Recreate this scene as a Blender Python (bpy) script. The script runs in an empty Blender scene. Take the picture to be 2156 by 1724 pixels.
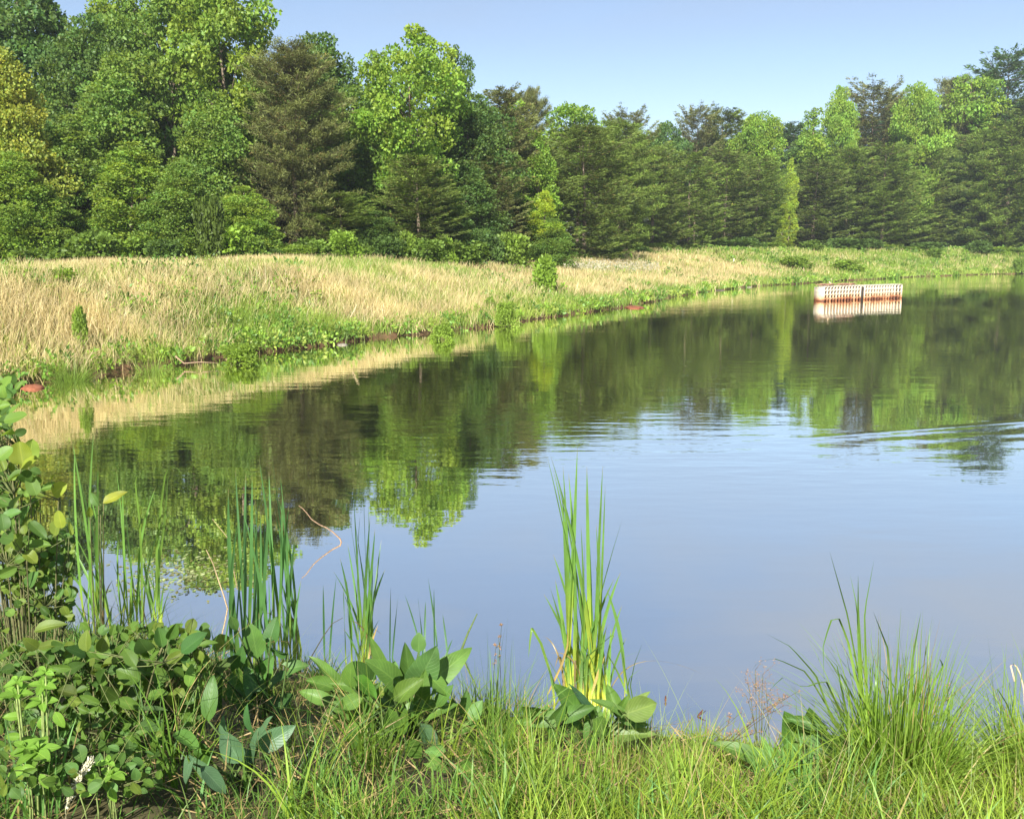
import bpy, math, numpy as np
from mathutils import Vector

# ============================================================ camera, sky, sun, exposure
SC = bpy.context.scene
COL = SC.collection
CAMH = 2.5            # eye height above the pond
F = 2000.0            # focal length in units of a 2156 px wide picture
PW, PH = 2156.0, 1724.0
PITCH = math.atan((862 - 531) / F)
cam_d = bpy.data.cameras.new('camera')
cam = bpy.data.objects.new('camera', cam_d); COL.objects.link(cam)
cam.location = (0, 0, CAMH)
cam.rotation_euler = (math.pi / 2 - PITCH, 0, 0)
cam_d.sensor_width = 36.0
cam_d.lens = 36.0 * F / PW
cam_d.clip_start = 0.05
cam_d.clip_end = 4000
SC.camera = cam

SUN_EL, SUN_AZ = math.radians(38), math.radians(194)   # azimuth clockwise from the view direction (+Y)
w = bpy.data.worlds.new('World'); SC.world = w; w.use_nodes = True
nt = w.node_tree
bg = nt.nodes['Background']
sky = nt.nodes.new('ShaderNodeTexSky'); sky.sky_type = 'NISHITA'
sky.sun_disc = False; sky.sun_elevation = SUN_EL; sky.sun_rotation = SUN_AZ
sky.air_density = 1.0; sky.dust_density = .2; sky.ozone_density = 1.6
# thin lavender cirrus high up, and a slightly cooler blue
tn = nt.nodes.new('ShaderNodeVectorMath'); tn.operation = 'MULTIPLY'; tn.inputs[1].default_value = (.96, .925, .955)
nt.links.new(sky.outputs[0], tn.inputs[0])
wtc = nt.nodes.new('ShaderNodeTexCoord'); wmp = nt.nodes.new('ShaderNodeMapping'); wmp.inputs['Scale'].default_value = (1.2, 1.6, 5.0)
nt.links.new(wtc.outputs['Generated'], wmp.inputs[0])
wnz = nt.nodes.new('ShaderNodeTexNoise'); wnz.inputs['Scale'].default_value = 1.6; wnz.inputs['Detail'].default_value = 4; nt.links.new(wmp.outputs[0], wnz.inputs['Vector'])
wr = nt.nodes.new('ShaderNodeMapRange'); wr.inputs[1].default_value = .42; wr.inputs[2].default_value = .62; wr.inputs[3].default_value = .18; wr.inputs[4].default_value = .65; nt.links.new(wnz.outputs[0], wr.inputs[0])
wsp = nt.nodes.new('ShaderNodeSeparateXYZ'); nt.links.new(wtc.outputs['Generated'], wsp.inputs[0])
we = nt.nodes.new('ShaderNodeMapRange'); we.interpolation_type = 'SMOOTHSTEP'; we.inputs[1].default_value = .12; we.inputs[2].default_value = .38; nt.links.new(wsp.outputs[2], we.inputs[0])
wm = nt.nodes.new('ShaderNodeMath'); wm.operation = 'MULTIPLY'; nt.links.new(wr.outputs[0], wm.inputs[0]); nt.links.new(we.outputs[0], wm.inputs[1])
wx = nt.nodes.new('ShaderNodeMix'); wx.data_type = 'RGBA'; nt.links.new(wm.outputs[0], wx.inputs[0]); nt.links.new(tn.outputs[0], wx.inputs[6]); wx.inputs[7].default_value = (3.1, 3.25, 3.6, 1)
nt.links.new(wx.outputs[2], bg.inputs[0]); bg.inputs[1].default_value = 0.069
sl = bpy.data.lights.new('sun', 'SUN'); sl.energy = 4.9; sl.angle = math.radians(0.5); sl.color = (1.0, 0.94, 0.82)
so = bpy.data.objects.new('sun', sl); COL.objects.link(so)
sd_ = Vector((math.sin(SUN_AZ) * math.cos(SUN_EL), math.cos(SUN_AZ) * math.cos(SUN_EL), math.sin(SUN_EL)))
so.rotation_euler = sd_.to_track_quat('Z', 'Y').to_euler(); so.location = sd_ * 50
vs = SC.view_settings
vs.view_transform = 'Standard'; vs.look = 'None'; vs.gamma = 1.0; vs.use_curve_mapping = False
vs.exposure = 1.3

# ============================================================ helpers
CP, SP = math.cos(PITCH), math.sin(PITCH)
def at(px, py, Y):
    """real point seen at (px,py) of the photograph, at distance Y in front of the camera"""
    yu = (862 - py) / F
    z = Y * (yu * CP - SP) / (CP + yu * SP)
    d = Y * CP - z * SP
    return np.array(((px - 1078) / F * d, Y, z + CAMH))
def ray_to(px, py, z):
    yu = (862 - py) / F
    dz = -SP + yu * CP; dy = CP + yu * SP
    t = (z - CAMH) / dz
    return np.array(((px - 1078) / F * t, dy * t, z))

def mesh(name, V, faces, mats, col=None, uv=None, mat_idx=None, smooth=False):
    """faces: list of (n,k) index arrays"""
    me = bpy.data.meshes.new(name)
    V = np.asarray(V, dtype=np.float32).reshape(-1, 3)
    fs = [np.asarray(f, dtype=np.int32) for f in faces if len(f)]
    me.vertices.add(len(V)); me.vertices.foreach_set('co', V.ravel())
    loops = np.concatenate([f.ravel() for f in fs])
    tot = np.concatenate([np.full(len(f), f.shape[1], dtype=np.int32) for f in fs])
    start = np.concatenate(([0], np.cumsum(tot)[:-1])).astype(np.int32)
    me.loops.add(len(loops)); me.loops.foreach_set('vertex_index', loops)
    me.polygons.add(len(tot)); me.polygons.foreach_set('loop_start', start); me.polygons.foreach_set('loop_total', tot)
    if smooth: me.polygons.foreach_set('use_smooth', np.ones(len(tot), dtype=bool))
    for m in (mats if isinstance(mats, (list, tuple)) else [mats]): me.materials.append(m)
    if mat_idx is not None: me.polygons.foreach_set('material_index', np.asarray(mat_idx, dtype=np.int32))
    if col is not None:
        a = me.color_attributes.new('Col', 'FLOAT_COLOR', 'POINT')
        c = np.ones((len(V), 4), dtype=np.float32); c[:, :3] = col
        a.data.foreach_set('color', c.ravel())
    if uv is not None:
        l = me.uv_layers.new(name='UVMap')
        l.data.foreach_set('uv', np.asarray(uv, dtype=np.float32)[loops].ravel())
    me.update(calc_edges=True); me.validate(verbose=False)
    return me

class MB:
    """collects pieces into one mesh"""
    def __init__(s): s.V = []; s.F = []; s.C = []; s.U = []; s.n = 0
    def add(s, V, F, C=(1, 1, 1), U=None):
        V = np.asarray(V, float).reshape(-1, 3)
        s.V.append(V)
        for f in (F if isinstance(F, list) else [F]): s.F.append(np.asarray(f) + s.n)
        C = np.asarray(C, float)
        s.C.append(np.broadcast_to(C, (len(V), 3)))
        s.U.append(np.zeros((len(V), 2)) if U is None else np.asarray(U).reshape(-1, 2))
        s.n += len(V)
    def mesh(s, name, mats, smooth=False):
        by = {}
        for f in s.F: by.setdefault(f.shape[1], []).append(f)
        return mesh(name, np.concatenate(s.V), [np.concatenate(v) for v in by.values()], mats,
                    np.concatenate(s.C), np.concatenate(s.U), smooth=smooth)
    def obj(s, name, mats, parent=None, smooth=False):
        return link(name, s.mesh(name, mats, smooth), parent)

def link(name, me, parent=None):
    o = bpy.data.objects.new(name, me); COL.objects.link(o)
    if parent is not None: o.parent = parent
    return o
def tag(o, label=None, cat=None, group=None, kind=None):
    if label: o['label'] = label
    if cat: o['category'] = cat
    if group: o['group'] = group
    if kind: o['kind'] = kind
    return o
def thing(name, label, cat, loc=(0, 0, 0), group=None, rz=0):
    o = link(name, None); o.location = loc; o.rotation_euler = (0, 0, rz)
    return tag(o, label, cat, group)

def tube(mb, pts, rad, col=(1, 1, 1), k=6):
    pts = np.asarray(pts, float); n = len(pts); rad = np.broadcast_to(rad, (n,))
    t = np.gradient(pts, axis=0); t /= np.linalg.norm(t, axis=1)[:, None] + 1e-9
    ref = np.array((0.31, 0.17, 0.93)) if abs(t[:, 2]).mean() < .7 else np.array((1, .1, .05))
    a = np.cross(t, ref); a /= np.linalg.norm(a, axis=1)[:, None] + 1e-9
    b = np.cross(t, a)
    th = np.linspace(0, 2 * np.pi, k, endpoint=False)
    V = pts[:, None] + rad[:, None, None] * (a[:, None] * np.cos(th)[None, :, None] + b[:, None] * np.sin(th)[None, :, None])
    i = np.arange(n - 1)[:, None] * k; j = np.arange(k)[None]; j2 = (j + 1) % k
    Fq = np.stack([i + j, i + j2, i + k + j2, i + k + j], -1).reshape(-1, 4)
    Vv = V.reshape(-1, 3)
    Vv = np.concatenate([Vv, pts[:1], pts[-1:]])
    c0, c1 = n * k, n * k + 1
    jj = np.arange(k)
    caps = np.concatenate([np.stack([jj * 0 + c0, (jj + 1) % k, jj], -1),
                           np.stack([jj * 0 + c1, (n - 1) * k + jj, (n - 1) * k + (jj + 1) % k], -1)])
    mb.add(Vv, [Fq, caps], col)

def box(mb, c, s, ax=None, col=(1, 1, 1)):
    """box with centre c, full size s, axes rows ax"""
    ax = np.eye(3) if ax is None else np.asarray(ax)
    q = np.array([(x, y, z) for x in (-.5, .5) for y in (-.5, .5) for z in (-.5, .5)]) * np.asarray(s)
    V = q @ ax + np.asarray(c)
    mb.add(V, np.array([(0, 1, 3, 2), (4, 6, 7, 5), (0, 4, 5, 1), (2, 3, 7, 6), (0, 2, 6, 4), (1, 5, 7, 3)]), col)

def vnoise(x, y, scale, seed=0):
    x = np.asarray(x, float) / scale + 1000; y = np.asarray(y, float) / scale + 1000
    xi = np.floor(x).astype(np.int64); yi = np.floor(y).astype(np.int64); fx = x - xi; fy = y - yi
    fx = fx * fx * (3 - 2 * fx); fy = fy * fy * (3 - 2 * fy)
    def h(a, b):
        n = (a * 374761393 + b * 668265263 + seed * 1442695041) & 0x7fffffff
        n = ((n ^ (n >> 13)) * 1274126177) & 0x7fffffff
        return ((n ^ (n >> 16)) & 0xffff) / 65535.0
    return (h(xi, yi) * (1 - fx) + h(xi + 1, yi) * fx) * (1 - fy) + (h(xi, yi + 1) * (1 - fx) + h(xi + 1, yi + 1) * fx) * fy
def fbm(x, y, s, seed=0):
    return .55 * vnoise(x, y, s, seed) + .3 * vnoise(x, y, s / 2.3, seed + 7) + .15 * vnoise(x, y, s / 5.1, seed + 13)
def sstep(x): x = np.clip(x, 0, 1); return x * x * (3 - 2 * x)

# ============================================================ materials
def new_mat(name):
    m = bpy.data.materials.new(name); m.use_nodes = True
    nt = m.node_tree; nt.nodes.clear()
    out = nt.nodes.new('ShaderNodeOutputMaterial')
    return m, nt, nt.nodes, nt.links, out
def leaf_mat(name, trans=0.42, gloss=0.05, rough=0.45, tint=(1.25, 1.15, .55), veins=None, objvar=0.0, nscale=3.0):
    m, nt, N, L, out = new_mat(name)
    a = N.new('ShaderNodeAttribute'); a.attribute_name = 'Col'
    src = a.outputs['Color']
    tc = N.new('ShaderNodeTexCoord')
    nz = N.new('ShaderNodeTexNoise'); nz.inputs['Scale'].default_value = nscale; nz.inputs['Detail'].default_value = 3
    L.new(tc.outputs['Object'], nz.inputs['Vector'])
    mr = N.new('ShaderNodeMapRange'); mr.inputs[1].default_value = .3; mr.inputs[2].default_value = .7
    mr.inputs[3].default_value = .8; mr.inputs[4].default_value = 1.22
    L.new(nz.outputs[0], mr.inputs[0])
    mu = N.new('ShaderNodeVectorMath'); mu.operation = 'SCALE'
    L.new(src, mu.inputs[0]); L.new(mr.outputs[0], mu.inputs['Scale']); src = mu.outputs[0]
    if objvar:
        oi = N.new('ShaderNodeObjectInfo')
        mu3 = N.new('ShaderNodeVectorMath'); mu3.operation = 'MULTIPLY'
        L.new(src, mu3.inputs[0]); L.new(oi.outputs['Color'], mu3.inputs[1]); src = mu3.outputs[0]
    nrm = None
    if veins:
        uv = N.new('ShaderNodeUVMap'); sx = N.new('ShaderNodeSeparateXYZ'); L.new(uv.outputs[0], sx.inputs[0])
        ab = N.new('ShaderNodeMath'); ab.operation = 'ABSOLUTE'; L.new(sx.outputs[0], ab.inputs[0])
        # side veins: sin((v - 0.35|u|) * k)
        m1 = N.new('ShaderNodeMath'); m1.operation = 'MULTIPLY_ADD'; m1.inputs[1].default_value = -.38
        L.new(ab.outputs[0], m1.inputs[0]); L.new(sx.outputs[1], m1.inputs[2])
        m2 = N.new('ShaderNodeMath'); m2.operation = 'MULTIPLY'; m2.inputs[1].default_value = veins * 2 * math.pi; L.new(m1.outputs[0], m2.inputs[0])
        m3 = N.new('ShaderNodeMath'); m3.operation = 'COSINE'; L.new(m2.outputs[0], m3.inputs[0])
        r1 = N.new('ShaderNodeMapRange'); r1.inputs[1].default_value = .8; r1.inputs[2].default_value = 1.0; L.new(m3.outputs[0], r1.inputs[0])
        r2 = N.new('ShaderNodeMapRange'); r2.inputs[1].default_value = .09; r2.inputs[2].default_value = .03; L.new(ab.outputs[0], r2.inputs[0])
        mx = N.new('ShaderNodeMath'); mx.operation = 'MAXIMUM'; L.new(r1.outputs[0], mx.inputs[0]); L.new(r2.outputs[0], mx.inputs[1])
        mixc = N.new('ShaderNodeMix'); mixc.data_type = 'RGBA'
        fm = N.new('ShaderNodeMath'); fm.operation = 'MULTIPLY'; fm.inputs[1].default_value = .4; L.new(mx.outputs[0], fm.inputs[0])
        L.new(fm.outputs[0], mixc.inputs[0]); L.new(src, mixc.inputs[6])
        sc2 = N.new('ShaderNodeVectorMath'); sc2.operation = 'MULTIPLY'; sc2.inputs[1].default_value = (1.9, 1.6, 1.9); L.new(src, sc2.inputs[0])
        L.new(sc2.outputs[0], mixc.inputs[7]); src = mixc.outputs[2]
        bp = N.new('ShaderNodeBump'); bp.inputs['Strength'].default_value = .5; bp.inputs['Distance'].default_value = .0015; bp.invert = True
        L.new(mx.outputs[0], bp.inputs['Height']); nrm = bp.outputs[0]
    d = N.new('ShaderNodeBsdfDiffuse'); L.new(src, d.inputs[0])
    t = N.new('ShaderNodeBsdfTranslucent')
    tm = N.new('ShaderNodeVectorMath'); tm.operation = 'MULTIPLY'; tm.inputs[1].default_value = tint
    L.new(src, tm.inputs[0]); L.new(tm.outputs[0], t.inputs[0])
    mx1 = N.new('ShaderNodeMixShader'); mx1.inputs[0].default_value = trans
    L.new(d.outputs[0], mx1.inputs[1]); L.new(t.outputs[0], mx1.inputs[2])
    g = N.new('ShaderNodeBsdfGlossy'); g.inputs['Roughness'].default_value = rough; g.inputs[0].default_value = (.9, .95, 1, 1)
    mx2 = N.new('ShaderNodeMixShader'); mx2.inputs[0].default_value = gloss
    L.new(mx1.outputs[0], mx2.inputs[1]); L.new(g.outputs[0], mx2.inputs[2]); L.new(mx2.outputs[0], out.inputs[0])
    if nrm:
        for n_ in (d, g): L.new(nrm, n_.inputs['Normal'])
    return m
def rough_mat(name, c1, c2, scale=6.0, rough=.9, bump=.3, attr=False, dist=.02, stretch=(1, 1, 1)):
    m, nt, N, L, out = new_mat(name)
    tc = N.new('ShaderNodeTexCoord'); mp = N.new('ShaderNodeMapping'); mp.inputs['Scale'].default_value = stretch
    L.new(tc.outputs['Object'], mp.inputs[0])
    nz = N.new('ShaderNodeTexNoise'); nz.inputs['Scale'].default_value = scale; nz.inputs['Detail'].default_value = 6
    L.new(mp.outputs[0], nz.inputs['Vector'])
    rp = N.new('ShaderNodeValToRGB'); rp.color_ramp.elements[0].position = .32; rp.color_ramp.elements[1].position = .68
    rp.color_ramp.elements[0].color = (*c1, 1); rp.color_ramp.elements[1].color = (*c2, 1)
    L.new(nz.outputs[0], rp.inputs[0])
    p = N.new('ShaderNodeBsdfPrincipled'); p.inputs['Roughness'].default_value = rough
    p.inputs['Specular IOR Level'].default_value = .25
    src = rp.outputs[0]
    if attr:
        a = N.new('ShaderNodeAttribute'); a.attribute_name = 'Col'
        mu = N.new('ShaderNodeVectorMath'); mu.operation = 'MULTIPLY'; L.new(src, mu.inputs[0]); L.new(a.outputs['Color'], mu.inputs[1]); src = mu.outputs[0]
    L.new(src, p.inputs['Base Color'])
    b = N.new('ShaderNodeBump'); b.inputs['Strength'].default_value = bump; b.inputs['Distance'].default_value = dist
    L.new(nz.outputs[0], b.inputs['Height']); L.new(b.outputs[0], p.inputs['Normal'])
    L.new(p.outputs[0], out.inputs[0])
    return m

M_leaf = leaf_mat('tree_leaf', trans=.47, objvar=1, gloss=.012, nscale=.45)
M_needle = leaf_mat('pine_needle', trans=.22, gloss=.01, tint=(1.2, 1.1, .6), objvar=1, nscale=.5)
M_grass = leaf_mat('field_grass', trans=.35, gloss=.02, nscale=.8)
M_blade = leaf_mat('near_grass', trans=.45, gloss=.018, rough=.5, nscale=3)
M_cattail = leaf_mat('cattail_leaf', trans=.42, gloss=.03, rough=.4, nscale=6)
M_broad = leaf_mat('broad_leaf', trans=.38, gloss=.022, rough=.45, nscale=14, veins=9)
M_round = leaf_mat('round_leaf', trans=.46, gloss=.012, rough=.45, nscale=14, veins=10)
M_straw = leaf_mat('dry_straw', trans=.15, gloss=.02, nscale=5, tint=(1, 1, .9))
M_bark = rough_mat('bark', (.10, .075, .055), (.24, .19, .145), 9, attr=True, stretch=(1, 1, .25))
M_twig = rough_mat('twig_bark', (.55, .5, .45), (1.0, .95, .9), 60, attr=True, dist=.002)

# ============================================================ the shoreline (real plan of the pond)
far_px = [(-420, 905), (-250, 872), (-120, 846), (0, 824), (60, 812), (140, 801), (230, 789), (300, 778), (370, 770), (430, 756), (490, 748), (560, 743), (640, 733), (700, 724),
          (800, 712), (900, 703), (980, 694), (1050, 686), (1120, 674), (1200, 662), (1270, 653), (1330, 645), (1400, 629), (1480, 616),
          (1550, 608), (1620, 601), (1700, 597), (1780, 591), (1850, 588), (1930, 583), (2000, 580.5), (2080, 578), (2156, 576.5), (2300, 574.5), (2500, 573)]
near_px = [(-700, 1200), (-400, 1200), (-150, 1235), (0, 1275), (200, 1335), (350, 1372), (500, 1405), (700, 1440), (850, 1475), (1000, 1500), (1200, 1530), (1400, 1565), (1700, 1592), (2000, 1585), (2300, 1560), (2800, 1530), (3600, 1500)]
farP = np.array([ray_to(x, y, 0)[:2] for x, y in far_px])
nearP = np.array([ray_to(x, y, 0)[:2] for x, y in near_px])
poly = np.concatenate([farP, [(80, 100), (88, 80), (80, 50), (60, 25), (30, 10)], nearP[::-1], [(-13, 10.5), (-13.5, 12.5)]])
nf = len(farP)
_r = np.random.RandomState(5)
# subdivide + small irregularity of the bank
def refine(P, closed=True):
    out = []; src = []
    n = len(P)
    for i in range(n):
        a, b = P[i], P[(i + 1) % n]
        d = np.linalg.norm(b - a); k = max(1, int(d / (.5 if min(np.linalg.norm(a), np.linalg.norm(b)) < 12 else 1.2)))
        k = min(k, 12)
        nrm = np.array((-(b - a)[1], (b - a)[0])) / (d + 1e-9)
        for j in range(k):
            q = a + (b - a) * j / k
            out.append(q + nrm * (_r.rand() - .5) * min(.35, d / k * .35)); src.append(i < nf - 1)
    return np.array(out), np.array(src)
polyR, isfar = refine(poly)
def sdf(x, y):
    """signed distance to the pond edge (+ on land), nearest point's Y and whether it is the far bank"""
    x = np.atleast_1d(np.asarray(x, float)); y = np.atleast_1d(np.asarray(y, float))
    best = np.full(x.shape, 1e9); by = np.zeros(x.shape); bf = np.zeros(x.shape, bool); inside = np.zeros(x.shape, bool)
    n = len(polyR)
    for i in range(n):
        ax, ay = polyR[i]; bx, by_ = polyR[(i + 1) % n]
        dx, dy = bx - ax, by_ - ay
        t = np.clip(((x - ax) * dx + (y - ay) * dy) / (dx * dx + dy * dy + 1e-12), 0, 1)
        cx, cy = ax + t * dx, ay + t * dy
        d = (x - cx) ** 2 + (y - cy) ** 2
        m = d < best
        best = np.where(m, d, best); by = np.where(m, cy, by); bf = np.where(m, isfar[i], bf)
        if ay != by_:
            c = ((ay > y) != (by_ > y)) & (x < (bx - ax) * (y - ay) / (by_ - ay) + ax)
            inside ^= c
    d = np.sqrt(best)
    return np.where(inside, -d, d), by, bf
def crest_w(Yn): return np.interp(Yn, [17, 20, 24, 30, 40, 60, 75, 106], [4.2, 5, 6.5, 9, 14, 18, 19, 18])
def height_s(x, y, s, Yn, fr):
    wq = crest_w(Yn)
    lip = .12 * sstep(s / .12)
    hf = lip + np.interp(Yn, [17, 40, 70, 92], [1.68, 1.78, 2.1, 2.6]) * sstep(s / wq) ** .85 + .22 * (fbm(x, y, 7, 3) - .5) * sstep(s / 3)
    hn = .05 * sstep(s / .15) + .92 * sstep((s + .1) / 3.0) ** .9 + .07 * (fbm(x, y, .9, 9) - .5) * sstep(s / .4)
    # side banks grow towards the far land
    hn = hn + 1.0 * sstep((np.abs(x) - 9) / 12) * sstep(s / 4)
    h = np.where(fr, hf, hn)
    return np.where(s < 0, -np.minimum(1.2, .12 + -s * .45), h)
def height(x, y):
    s, Yn, fr = sdf(x, y)
    return height_s(np.atleast_1d(x), np.atleast_1d(y), s, Yn, fr)
def H1(x, y): return float(height(x, y)[0])

# ---------------- ground sheet
xs = np.concatenate([[-900, -500, -300], np.arange(-200, -40, 8), np.arange(-40, -9, 1.2), np.arange(-9, 9, .16), np.arange(9, 60, 1.2), np.arange(60, 200, 7), [220, 320, 520, 900]])
ys = np.concatenate([[-600, -200, -80], np.arange(-40, -4, 3), np.arange(-4, 1.2, .6), np.arange(1.2, 9, .13), np.arange(9, 50, .7), np.arange(50, 160, 1.5), np.arange(160, 300, 10), [320, 450, 700, 1500]])
X, Y = np.meshgrid(xs, ys); gx, gy = X.ravel(), Y.ravel()
gs, gYn, gfr = sdf(gx, gy)
gz = height_s(gx, gy, gs, gYn, gfr)
nx, ny = len(xs), len(ys)
i, j = np.meshgrid(np.arange(nx - 1), np.arange(ny - 1)); b0 = (j * nx + i).ravel()
gf = np.stack([b0, b0 + 1, b0 + nx + 1, b0 + nx], -1)
clay = np.clip(1 - np.abs(gs) / .7, 0, 1) * gfr
base = np.where(gfr[:, None], (.16, .15, .06), (.07, .065, .03)) * (.7 + .6 * fbm(gx, gy, 3, 21))[:, None]
gc = base * (1 - clay[:, None]) + np.array((.10, .048, .028)) * clay[:, None] * (.5 + .8 * fbm(gx, gy, 1.5, 4))[:, None]
M_ground = rough_mat('soil', (.65, .65, .65), (1.3, 1.25, 1.2), 5, attr=True, dist=.05)
g = link('ground', mesh('ground', np.stack([gx, gy, gz], -1), [gf], M_ground, gc, smooth=True)); tag(g, kind='structure')

# ---------------- water
def water_mat():
    m, nt, N, L, out = new_mat('pond_water')
    geo = N.new('ShaderNodeNewGeometry')
    def noise(scale, sc, det=2):
        mp = N.new('ShaderNodeMapping'); mp.inputs['Scale'].default_value = sc; L.new(geo.outputs['Position'], mp.inputs[0])
        n = N.new('ShaderNodeTexNoise'); n.inputs['Scale'].default_value = scale; n.inputs['Detail'].default_value = det
        L.new(mp.outputs[0], n.inputs['Vector']); return n.outputs[0]
    def math_(op, a, b=None, c=None):
        n = N.new('ShaderNodeMath'); n.operation = op
        for k, v in enumerate((a, b, c)):
            if v is None: continue
            if isinstance(v, (int, float)): n.inputs[k].default_value = v
            else: L.new(v, n.inputs[k])
        return n.outputs[0]
    sep = N.new('ShaderNodeSeparateXYZ'); L.new(geo.outputs['Position'], sep.inputs[0])
    fine = noise(3.2, (.55, 1.5, 1), 3)       # short wind ripples
    mid = noise(.9, (.5, 1.6, 1), 2)
    patch = noise(.10, (.6, 1.3, 1), 2)
    pm = N.new('ShaderNodeMapRange'); pm.inputs[1].default_value = .42; pm.inputs[2].default_value = .62; pm.inputs[3].default_value = .25; pm.inputs[4].default_value = 1.0
    L.new(patch, pm.inputs[0])
    # glassy close to the near bank
    nr = N.new('ShaderNodeMapRange'); nr.inputs[1].default_value = 7; nr.inputs[2].default_value = 13; nr.inputs[3].default_value = .22; nr.inputs[4].default_value = 1
    L.new(sep.outputs[1], nr.inputs[0])
    amp = math_('MULTIPLY', pm.outputs[0], nr.outputs[0])
    hh = math_('MULTIPLY_ADD', mid, 1.7, math_('MULTIPLY', fine, .9))
    hh = math_('MULTIPLY', hh, amp)
    # wake: a train of waves along the line A->B on the right-hand side of the pond
    A = ray_to(1450, 940, 0); B = ray_to(2200, 884, 0)
    t = (B - A)[:2]; t = t / np.linalg.norm(t); n2 = np.array((t[1], -t[0]))   # towards the camera
    dd = math_('ADD', math_('MULTIPLY', sep.outputs[0], float(n2[0])), math_('MULTIPLY_ADD', sep.outputs[1], float(n2[1]), float(-(A[:2] @ n2))))
    al = math_('ADD', math_('MULTIPLY', sep.outputs[0], float(t[0])), math_('MULTIPLY_ADD', sep.outputs[1], float(t[1]), float(-(A[:2] @ t))))
    wob = math_('MULTIPLY_ADD', noise(.5, (1, 1, 1), 1), 1.1, -.55)
    ph = math_('ADD', dd, math_('MULTIPLY', wob, .5))
    wv = math_('SINE', math_('MULTIPLY', ph, 2 * math.pi / .55))
    env = math_('MULTIPLY', math_('SMOOTH_MIN', math_('MAXIMUM', math_('MULTIPLY_ADD', dd, 3.0, .3), 0.0), 1.0, .2), math_('POWER', 2.718, math_('MULTIPLY', math_('MAXIMUM', dd, 0.0), -.55)))
    f1 = N.new('ShaderNodeMapRange'); f1.inputs[1].default_value = 0.5; f1.inputs[2].default_value = 7; L.new(al, f1.inputs[0])
    env = math_('MULTIPLY', env, f1.outputs[0])
    wk = math_('MULTIPLY', math_('MULTIPLY', wv, env), .75)
    # the sharp leading ridge
    rg = math_('POWER', 2.718, math_('MULTIPLY', math_('MULTIPLY', dd, dd), -160.0))
    wk = math_('ADD', wk, math_('MULTIPLY', math_('MULTIPLY', rg, f1.outputs[0]), 1.6))
    hh = math_('ADD', hh, wk)
    bp = N.new('ShaderNodeBump'); bp.inputs['Strength'].default_value = 1; bp.inputs['Distance'].default_value = .0045
    L.new(hh, bp.inputs['Height'])
    gl = N.new('ShaderNodeBsdfGlossy'); gl.inputs['Roughness'].default_value = .0; gl.inputs[0].default_value = (1, .99, .93, 1)
    df = N.new('ShaderNodeBsdfDiffuse'); df.inputs[0].default_value = (.050, .043, .018, 1)
    fr = N.new('ShaderNodeFresnel'); fr.inputs['IOR'].default_value = 2.3
    L.new(bp.outputs[0], gl.inputs['Normal']); L.new(bp.outputs[0], fr.inputs['Normal'])
    fm = N.new('ShaderNodeMapRange'); fm.inputs[1].default_value = .15; fm.inputs[2].default_value = .6; fm.inputs[3].default_value = .92; fm.inputs[4].default_value = .98
    L.new(fr.outputs[0], fm.inputs[0])
    mx = N.new('ShaderNodeMixShader'); L.new(fm.outputs[0], mx.inputs[0]); L.new(df.outputs[0], mx.inputs[1]); L.new(gl.outputs[0], mx.inputs[2])
    L.new(mx.outputs[0], out.inputs[0])
    return m
wv = np.array([(-30, 3, 0), (110, 3, 0), (110, 130, 0), (-30, 130, 0)], float)
wo = link('pond_water', mesh('pond_water', wv, [np.array([(0, 1, 2, 3)])], water_mat())); tag(wo, kind='structure')

# ============================================================ trees
def unit(v): return v / (np.linalg.norm(v, axis=-1, keepdims=True) + 1e-9)
def leaf_cards(mb, P, D, L, Wd, cols, rs, fold=.25):
    """diamond leaves folded along the midrib. P base (n,3), D direction, L length, Wd width"""
    n = len(P); D = unit(D)
    R = unit(np.cross(D, unit(rs.normal(size=(n, 3)))))
    Nn = np.cross(R, D)
    L = np.broadcast_to(L, (n,))[:, None]; Wd = np.broadcast_to(Wd, (n,))[:, None]
    m = P + D * L * .45
    V = np.stack([P, m + R * Wd * .5 + Nn * Wd * fold, P + D * L, m - R * Wd * .5 + Nn * Wd * fold], 1).reshape(-1, 3)
    i = np.arange(n)[:, None] * 4
    Fc = np.concatenate([i + np.array([[0, 1, 2]]), i + np.array([[0, 2, 3]])])
    mb.add(V, Fc, np.repeat(cols, 4, axis=0))

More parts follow.
